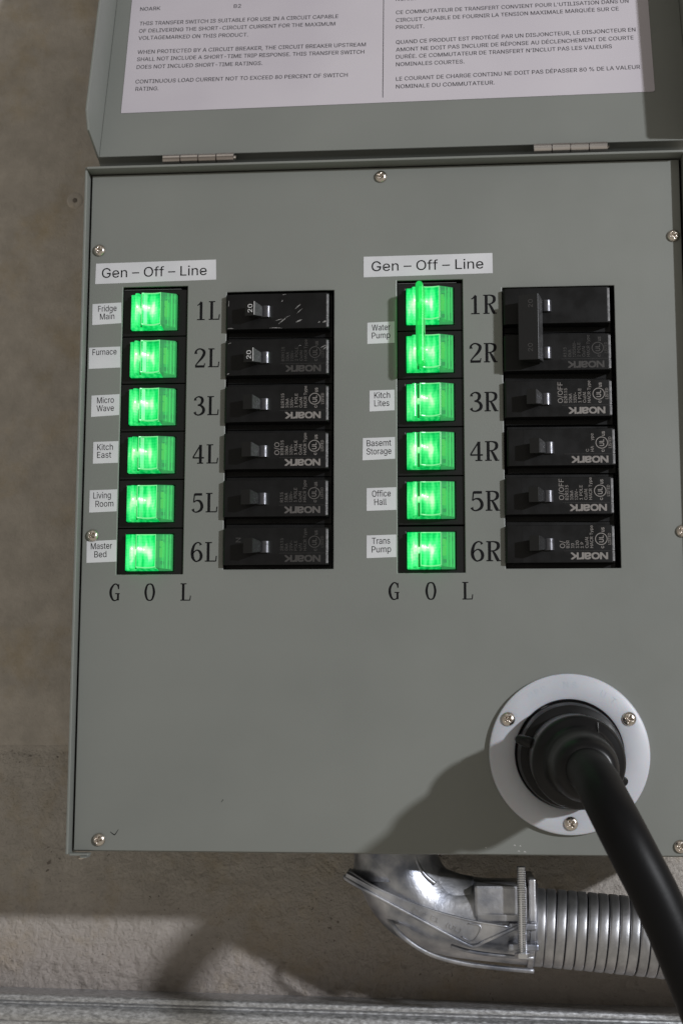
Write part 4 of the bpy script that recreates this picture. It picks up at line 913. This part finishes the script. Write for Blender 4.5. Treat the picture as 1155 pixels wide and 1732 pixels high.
def breaker(x, z, lab, lv, toggle_dx=0, lever=True, number=None, offtext='O/OFF', lines=None, dz=0, lvlogo=None, logo=True, seam=True, name='circuit_breaker', parent=None, scuffs=None, ul=True, xj=0, dim=False):
    if parent is None:
        t = thing(name, V(x, 0, z), lab, 'circuit breaker', 'black circuit breakers'); root = t
    else: t = parent
    o = obj('breaker_body', breaker_body_bm(), black, t, bevel=.3)
    # pale strip: highlight on the lamp-facing right chamfer put into colour
    obj('end_strip', B((55.0, 56.15, FH - .8, FH + .16, -9.2, -3.9), (55.0, 56.15, FH - .8, FH + .16, -3.7, 9.0)), edge_strip_m, t, bevel=.12)
    if seam: obj('seam_line', B((30.0, 54.4, FH + .01, FH + .05, -3.85, -3.7)), legends[4], t)
    slot_and_toggle(t, 22.2 + toggle_dx, -.4 + dz * .3, lever, number, dim=dim)
    if lv: legends_on(t, lv, offtext=offtext, off=bool(offtext), dz=dz, lines=lines, lvlogo=lvlogo, logo=logo, ul=ul, x0=.5 if (x > 200 or parent is not None) else 0)
    if scuffs:
        bm = bmesh.new()
        for (a, b, c, d, wd) in scuffs: stroke(bm, [(a, b, wd * .3), ((a + c) / 2 + .1, (b + d) / 2 + .15, wd), (c, d, wd * .3)], FH + .07)
        obj('scuff_marks', bm, scuff_m, t)
    return t
edge_strip_m = principled('edge_highlight', (.20, .20, .205), .45, 0, **{'Specular IOR Level': .8})  # highlight of the right-end chamfers put into the colour
x = noise(edge_strip_m, 500, 4); vary(edge_strip_m, x.outputs[0], (.10, .10, .105), (.26, .26, .27))
zb_ = lambda i: 287.4 - 25.7 * i
XB = 76.9
sc1 = [(27, -5.6, 31, -4.4, .35), (29, -7.2, 33.5, -3.5, .6), (32, -4.4, 35.2, -2.6, .3), (38, 1.0, 41, 3.6, .45), (39, -1.5, 42, 1.2, .35), (38.5, -6.4, 41.8, -5.0, .8), (30.5, 5.0, 31.4, 6.2, .4), (24, -9.4, 31, -9.5, .35), (53, -6.9, 55, -6.0, .9), (50.6, -6.9, 51.6, -6.4, .6), (1.2, -9.3, 4.5, -9.4, .4), (1.6, 3, 1.7, 6.5, .35), (31, 9, 33, 9.2, .4)]
breaker(XB, zb_(0) - .1, 'scuffed blank black breaker with white 20 on its lever, opposite 1L', 0, 0, number='20', seam=False, scuffs=sc1)
breaker(XB, zb_(1), 'worn black breaker with white 20 on its lever, opposite 2L', 3, -.4, number='20', offtext=None, lines=['B2R115', '10kA', '120V~', '2 POLE', 'Cu/Al', 'HACR Type'], dz=.1, lvlogo=3,
        scuffs=[(1.2, -9.2, 2.6, -8.8, .5), (1.3, 7.6, 3.5, 8.3, .3), (52, 4.8, 55, 6.2, .4), (53.6, 4.0, 55.4, 5.4, .6), (40, 6.0, 41.5, 6.2, .3)])
breaker(XB, zb_(2), 'black breaker with clear grey print and no OFF marking, opposite 3L', 1, -.5, offtext=None, dz=.1)
breaker(XB - .1, zb_(3), 'black breaker with partly worn O/O print, opposite 4L', 1, -.8, offtext='O/O', dz=.1)
breaker(XB - .1, zb_(4), 'black breaker with dull faded print, opposite 5L', 2, -.9, offtext=None, lines=['R115', '10kA', '120V~', '1 POLE', 'Cu/Al', 'HACR Type'], dz=.2, dim=True)
t6 = breaker(XB + .2, zb_(5), 'lowest left black breaker with faint print and a worn N, opposite 6L', 3, .3, offtext=None, lines=['2R115', '0kA', '20V~', 'POLE', 'u/Al', 'HACR Type'], lvlogo=3, dz=-.1, dim=True)
bm = bmesh.new(); put_text(bm, 'N', 7.0, 4.6, 2.6, FH + .05, width=2.4, rot=-math.pi / 2); obj('on_print', bm, legends[3], t6)
XR = 227.0
dbl = thing('double_circuit_breaker', V(XR, 0, zb_(.5)), 'two-pole black breaker with a wide handle tie marked 20, opposite 1R and 2R', 'circuit breaker', 'black circuit breakers')
def sub(parent, z, lv, **kw):
    n0 = set(parent.children)
    breaker(0, 0, None, lv, parent=parent, **kw)
    for c in parent.children:
        if c not in n0: c.location = V(0, 0, z)
sub(dbl, 12.85, 0, toggle_dx=.6, lever=False, seam=False)
sub(dbl, -12.85, 3, toggle_dx=.2, lever=False, offtext=None, lines=['R115', '0kA', '120/240V~', '2 POLE', 'Cu/Al', 'HACR Type'], dz=-.3, lvlogo=3)
bm = bmesh.new()
lo = [(20.6, FH + 1.6), (15.5, FH + .8)]; hi = [(18.0, FH + 10.0), (7.2, FH + 9.2)]
vs = []
for (x, h), z0, z1 in ((lo[0], -17.2, 17.2), (lo[1], -17.2, 17.2), (hi[1], -17.6, 17.8), (hi[0], -17.6, 18.6)):
    vs.append([bm.verts.new(V(x, h, z1 - 1.5)), bm.verts.new(V(x, h, z0 - 1.5))])
fs = [bm.faces.new([v[0] for v in vs]), bm.faces.new([v[1] for v in vs][::-1])]
for i in range(4): j = (i + 1) % 4; fs.append(bm.faces.new([vs[i][0], vs[i][1], vs[j][1], vs[j][0]]))
bmesh.ops.recalc_face_normals(bm, faces=fs)
ht_ = obj('handle_tie', bm, lever_m, dbl, bevel=.4)
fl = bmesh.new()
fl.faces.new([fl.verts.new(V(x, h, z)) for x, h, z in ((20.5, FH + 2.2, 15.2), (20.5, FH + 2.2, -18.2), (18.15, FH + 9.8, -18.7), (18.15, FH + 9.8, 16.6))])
bmesh.ops.recalc_face_normals(fl, faces=fl.faces); obj('lit_flank', fl, flank1_m, ht_)  # same painted side light on the handle tie
bm = bmesh.new()
fr = lambda x, h, z: V(x, FH + 9.28 + (x - 7.2) * .075, z)
put_text(bm, '20', 15.0, 9.2, 2.4, 0, width=4.4, rot=math.pi / 2, frame=fr); put_text(bm, '20', 14.6, -14.6, 2.4, 0, width=4.4, rot=math.pi / 2, frame=fr)
obj('rating_number', bm, legends[3], ht_)
breaker(XR - .1, 240.2 - 3.6, 'black breaker with clear O/OFF print, opposite 3R', 1, -.5, dz=-.1)
breaker(XR + .9, zb_(3) + .1, 'black breaker with most print worn off beside its logo, opposite 4R', 1, -.3, offtext=None, lines=[None, None, None, None, 'C', 'HA     ype'], dz=-.2)
breaker(XR - .5, zb_(4) - .1, 'black breaker with full O/OFF print and dark lever, opposite 5R', 1, .2, dz=.1, dim=True)
breaker(XR - .5, zb_(5) + .2, 'lowest right black breaker with cut-off O/ print, opposite 6R', 1, .2, offtext='O/', lines=['B2R', '10', '120', '1 P', 'Cu/Al', 'HACR Type'], dz=.1, dim=True)

# ================================================================ power inlet, plug and cord
IX, IZ = 257.4, 50.9
inlet = thing('power_inlet', V(IX, 0, IZ), 'round white nylon flange of the generator inlet with three screws', 'power inlet')
o = obj('flange_ring', lathe([(27.6, .2), (40.7, .1), (41.0, 1.4), (40.6, 2.9), (39.4, 3.6), (29.2, 3.9), (27.9, 3.4), (27.5, 2.4), (27.5, .3)], 96, close=True), nylon, inlet, smooth=False); autosmooth(o, 40)
o = obj('socket_well', lathe([(27.45, 3.1), (26.9, 2.9), (26.6, -3), (26.2, -16), (12, -18), (0, -18)], 72), glossblack, inlet); autosmooth(o, 50)
for (x, z, a) in ((226.5, 68.5, .7), (287.9, 68.7, .3), (257.4, 16.0, .9)): screw(inlet, x - IX, 3.7, z - IZ, a, 1.08)
# shallow moulded letters round the top of the ring, worn and almost unreadable
bm = bmesh.new()
for s, ang in (('U', 123), ('P', 117), ('P', 111), ('N', 92), ('S', 85), ('U', 60), ('T', 50)):
    a = math.radians(ang); r = 33.6
    put_text(bm, s, r * math.cos(a), r * math.sin(a), 3.2, 0, anchor='c', rot=a - math.pi / 2, offset=-.006, frame=lambda x_, h_, z_: V(x_, 3.915 - (math.hypot(x_, z_) - 29.2) * .0294 + .02, z_))
obj('moulded_letters', bm, nylon, inlet)
cord = thing('generator_cord', V(IX, 3, IZ), 'thick black generator cord and round plug fitted in the white inlet', 'power cord')
def off(v): return v - cord.location
ax = lambda h: (257.3 + h * .014, 50.8 - h * .05)            # the plug droops slightly
def ring_at(bm, prof, seg=64):
    rings = []
    for r, h in prof:
        cx, cz = ax(h)
        if h > 60: cx += (h - 60) * .05; cz -= (h - 60) * .06
        rings.append([bm.verts.new(off(V(cx + r * math.cos(2 * math.pi * k / seg), h, cz + r * math.sin(2 * math.pi * k / seg)))) for k in range(seg)])
    for a, b in zip(rings, rings[1:]):
        for k in range(seg): bm.faces.new([a[k], a[(k + 1) % seg], b[(k + 1) % seg], b[k]])
    bm.faces.new(rings[0]); bm.faces.new(rings[-1][::-1])
    bmesh.ops.recalc_face_normals(bm, faces=bm.faces)
    return bm
o = obj('locking_collar', ring_at(bmesh.new(), [(26.4, -12), (26.7, 4), (26.5, 13), (25.6, 16), (22.6, 17.5)]), black, cord); autosmooth(o, 40)
o = obj('plug_body', ring_at(bmesh.new(), [(21.6, -4), (21.8, 20), (22.3, 42), (22.5, 50), (21.9, 52.6), (20.6, 54), (18.4, 55), (17.0, 57), (16.2, 62), (15.6, 74), (14.8, 79), (13.2, 82), (11.4, 83.6), (10.4, 84)]), plug_m, cord); autosmooth(o, 50)
obj('mould_seam', tube([off(V(ax(h)[0] + 9.0, h, ax(h)[1] + z)) for h, z in ((55.2, 19.2), (55.6, 16.4), (57.4, 14.2))], .22, 8), principled('seam_grey', (.05, .05, .05), .4), cord)
# finger tabs on the collar
for a, ln in ((162, 9), (-26, 5.5)):
    a = math.radians(a); c, s = math.cos(a), math.sin(a)
    P_ = [off(V(ax(16)[0] + c * r, h, ax(16)[1] + s * r)) for r, h in ((19.5, 30), (23.5, 29), (25.6 + ln * .25, 26), (26.4 + ln * .3, 21))]
    o = obj('finger_tab', tube(P_, [2.4, 2.9, 2.4, 1.2], 14), plug_m, cord, smooth=True)
cab = [(258.9, 46.6, 78), (259.8, 44.8, 90), (261.6, 41.0, 105), (263.6, 34.6, 120), (267.6, 24.8, 132), (273.4, 12.2, 138), (282.6, -7.0, 140), (293.6, -34.0, 140), (301.5, -56, 139), (312, -86, 136), (326, -130, 130), (338, -180, 122)]
pth = [off(V(x, h, z)) for x, z, h in spline(cab, 10)]
o = obj('cable', tube(pth, 10.0, 40), rubber, cord, smooth=True)

# ================================================================ conduit fitting, conduit and pipe below the box
fit = thing('conduit_elbow', V(160, -45, -2), 'cast zinc ninety degree conduit elbow under the box', 'conduit fitting')
fo = fit.location
CS = -.075                                                 # the conduit falls a little to the right
def E(x, h, z): return V(x, h, z) - fo
# outer half: swept elbow
arc = [(166, -45, 4), (166, -45, -4), (168.5, -45, -14), (174, -45, -24), (183, -45, -31.5), (195, -45, -36), (210, -44.5, -38.0), (226, -44, -39.2), (241, -43.5, -40.4)]
ap = [E(*p) for p in spline(arc, 5)]
n_ = len(ap)
rr = [21.5 + 1.4 * math.sin(math.pi * min(i / (n_ * .6), 1)) for i in range(n_)]
o = obj('elbow_body', tube(ap, rr, 44), cast, fit, smooth=True)
# bead that runs along the underside of the casting
bd = [E(x, h, z) for x, z, h in [(p[0], p[2], p[1]) for p in spline([(160.0, -40, -31.5), (164, -30, -38), (171, -24, -45), (184, -23.5, -53), (200, -23.5, -57.5), (220, -24, -60.0), (239, -24, -61.4)], 6)]]
o = obj('casting_bead', tube(bd, 1.3, 10), cast, fit, smooth=True)
bd = [E(*p) for p in spline([(196, -22.6, -49), (206, -22.0, -51.6), (220, -22.0, -53.4), (239, -22.2, -54.6)], 6)]
o = obj('casting_bead', tube(bd, 1.0, 10), cast, fit, smooth=True)
def prism(bm, front, h0, h1, inset=0.0):
    a = [bm.verts.new(E(x, h1, z)) for x, z in front]; b = [bm.verts.new(E(x, h0, z)) for x, z in front]
    fs = [bm.faces.new(a), bm.faces.new(b[::-1])]
    for i in range(len(a)): fs.append(bm.faces.new([a[i], b[i], b[(i + 1) % len(a)], a[(i + 1) % len(a)]]))
    bmesh.ops.recalc_face_normals(bm, faces=fs)
    return bm
# threaded collar that goes up into the box
cp = [E(161.5, -41, 3), E(161.5, -41, -4), E(161.2, -41, -10), E(161.2, -41, -17)]
o = obj('collar', tube(cp, [16.8, 16.6, 17.4, 18.6], 48), cast, fit, smooth=True)
# rounded upper half of the elbow
up_ = [E(*p) for p in spline([(170, -42, 3), (170.5, -42, -6), (175, -42, -16), (184, -42, -24), (196, -42, -29), (206, -42, -31)], 6)]
o = obj('cover_shell', tube(up_, [15.5] * len(up_), 48), cast, fit, smooth=True)
shoe = [(141.6, -12.0), (157.5, -20.0), (182, -29.6), (208, -36.2), (229, -38.6), (232, -37.6), (211, -46.8), (206, -47.2), (180, -34.6), (160, -24.4), (140.9, -14.6)]
o = obj('cover_shoe', prism(bmesh.new(), shoe, -44, -17.4), cast, fit, bevel=.9); autosmooth(o, 30)
def rail(pts, r, name='shoe_rim'):
    o = obj(name, tube([E(x, h, z) for x, h, z in spline([(a, c, b) for a, b, c in pts], 5)], r, 10), cast, fit, smooth=True); return o
rail([(140.6, -13.6, -19), (143.0, -16.0, -17.6), (160, -25.0, -17.0), (180, -35.2, -17.0), (203, -46.8, -17.0), (208.6, -48.2, -17.0), (214, -45.6, -17.2), (232, -37.6, -17.6)], 1.0)
rail([(143, -11.6, -22), (157.5, -19.6, -19.0), (182, -29.2, -18.0), (206, -35.4, -17.6), (226, -38.4, -17.6)], .65)
rail([(201.5, -43.4, -16.9), (207.4, -45.6, -16.9), (211.6, -38.4, -16.9), (205, -36.9, -16.9)], .28)
rail([(176, 3, -28), (178, -6, -26.6), (182, -13, -26.2), (188, -18, -26.6)], 1.2, 'casting_rib')
for (xa, za, s_, wd) in ((176.0, -31.2, 'CMP', 7.5), (185.6, -35.0, 'E1', 4.2), (193.6, -38.6, '(UL)', 8)):
    bm = bmesh.new(); put_text(bm, s_, xa - 160, za + 2, 2.3, 0, width=wd, rot=-.42)
    r = bmesh.ops.extrude_face_region(bm, geom=list(bm.faces))
    for v in [g for g in r['geom'] if isinstance(g, bmesh.types.BMVert)]: v.co.y -= .0005
    for v in bm.verts: v.co += E(160, -17.35, -2) - V(0, 0, 0)
    o = obj('embossed_mark', bm, cast, fit)
# clamp block, flange and ears at the conduit end
def cx_box(x0, x1, h0, h1, z0, z1): return B((x0 - 160, x1 - 160, h0 + 45, h1 + 45, z0 + 2, z1 + 2))
obj('clamp_block', cx_box(208.4, 236.5, -58, -22, -35.4, -18.0), cast, fit, bevel=1.6)
obj('clamp_lip', extrude_profile([(209.5 - 160, -22 + 45), (224 - 160, -20.2 + 45), (233 - 160, -20.2 + 45), (233 - 160, -24 + 45), (209.5 - 160, -24 + 45)], -36.6 + 2, -32.4 + 2), cast, fit, bevel=.8)
obj('end_plate', cx_box(236.7, 240.4, -60, -20.5, -36.4, -14.5), cast, fit, bevel=.8)
bm = bmesh.new()
path = [E(237.2, -44, -40.0), E(240.4, -44, -40.2)]
o = obj('end_flange', tube(path, [23.6, 23.6], 48), cast, fit, bevel=.5); autosmooth(o)
ear = cx_box(226, 240.5, -32, -17.5, -40.2, -36.6); obj('screw_ear', ear, cast, fit, bevel=1.0)
ear = cx_box(225.5, 241.5, -32, -17.0, -50.6, -46.8); obj('screw_ear', ear, cast, fit, bevel=1.0)
# clamp bolt with cut threads
bm = bmesh.new(); prof = []
z = -7.5
while z > -53: prof += [(2.15, z), (2.42, z - .4), (2.15, z - .8)]; z -= .9
seg = 16; rings = []
for r, zz in prof:
    rings.append([bm.verts.new(E(232.8 + r * math.cos(2 * math.pi * k / seg), -15.5 + r * math.sin(2 * math.pi * k / seg), zz)) for k in range(seg)])
for a_, b_ in zip(rings, rings[1:]):
    for k in range(seg): bm.faces.new([a_[k], a_[(k + 1) % seg], b_[(k + 1) % seg], b_[k]])
bmesh.ops.recalc_face_normals(bm, faces=bm.faces)
zinc_bolt = principled('zinc_plated', (.78, .79, .82), .22, 1.0)
o = obj('clamp_bolt', bm, zinc_bolt, fit)
hx = [(232.8 + 4.2 * math.cos(math.pi / 3 * k), -15.5 + 4.2 * math.sin(math.pi / 3 * k)) for k in range(6)]
o = obj('bolt_head', extrude_profile([(x - 160, h + 45) for x, h in hx], -53.4 + 2, -50.8 + 2), zinc_bolt, fit, bevel=.4)

# flexible metal conduit: interlocked strip, one ring per turn
flex = thing('flexible_conduit', V(243, -43.5, -42), 'ribbed aluminium flexible conduit running right from the elbow', 'conduit')
def ring_mesh():
    bm = bmesh.new(); seg = 48; prof = [(18.5, -2.55), (19.9, -2.5), (20.3, -2.2), (20.4, -1.4), (20.4, .2), (20.4, 1.6), (20.2, 2.2), (19.5, 2.5), (18.5, 2.55)]
    rings = [[bm.verts.new(Vector((x * MM, r * MM * math.cos(2 * math.pi * k / seg), r * MM * math.sin(2 * math.pi * k / seg)))) for k in range(seg)] for r, x in prof]
    for a, b in zip(rings, rings[1:]):
        for k in range(seg): bm.faces.new([a[k], a[(k + 1) % seg], b[(k + 1) % seg], b[k]])
    bmesh.ops.recalc_face_normals(bm, faces=bm.faces)
    me = bpy.data.meshes.new('conduit_ring'); bm.to_mesh(me); bm.free(); me.materials.append(strip)
    for p in me.polygons: p.use_smooth = True
    return me
RM = ring_mesh()
pts = []
for k in range(33):
    d = k * 5.4
    o = bpy.data.objects.new('conduit_ring', RM); COL.objects.link(o); o.parent = flex
    slope = .045 + .0006 * d
    o.location = Vector((d * MM, -(.05 * d) * MM * .5, -(d * .062 + .0002 * d * d) * MM))
    o.rotation_euler = (random.uniform(0, 6.28), slope + .03 + random.uniform(-.012, .012), random.uniform(-.012, .012) - .02)
    pts.append(Vector(o.location))
obj('conduit_core', tube(pts, 18.6, 28), principled('core_dark', (.05, .05, .055), .5, 1.0), flex, smooth=True)

pipe = thing('metal_rail', V(150, -82, -101), 'galvanised steel rail running level along the wall at the bottom of the picture', 'rail')
prof = [(-17, 14.4), (2.0, 14.6), (3.6, 14.2), (4.2, 13.2), (4.2, 11.4), (3.4, 10.8), (1.6, 9.8), (1.8, 9.0), (4.2, 8.2), (5.6, 6.2), (6.2, 3.6), (5.9, 1.4), (4.9, 0.2), (3.2, -.6), (3.3, -9), (2.8, -13), (-17, -13)]
bm = bmesh.new(); cols = []
for x in (-650, -400, -200, -100, 0, 100, 200, 300, 450, 650):
    dz = -2.2 - (x - 0) * .0118
    cols.append([bm.verts.new(V(x - 150, h, z + dz)) for h, z in prof])
for a_, b_ in zip(cols, cols[1:]):
    for k in range(len(prof)):
        j = (k + 1) % len(prof); bm.faces.new([a_[k], b_[k], b_[j], a_[j]])
bm.faces.new(cols[0]); bm.faces.new(cols[-1][::-1])
bmesh.ops.recalc_face_normals(bm, faces=bm.faces)
o = obj('rail_body', bm, galv, pipe); autosmooth(o, 50)
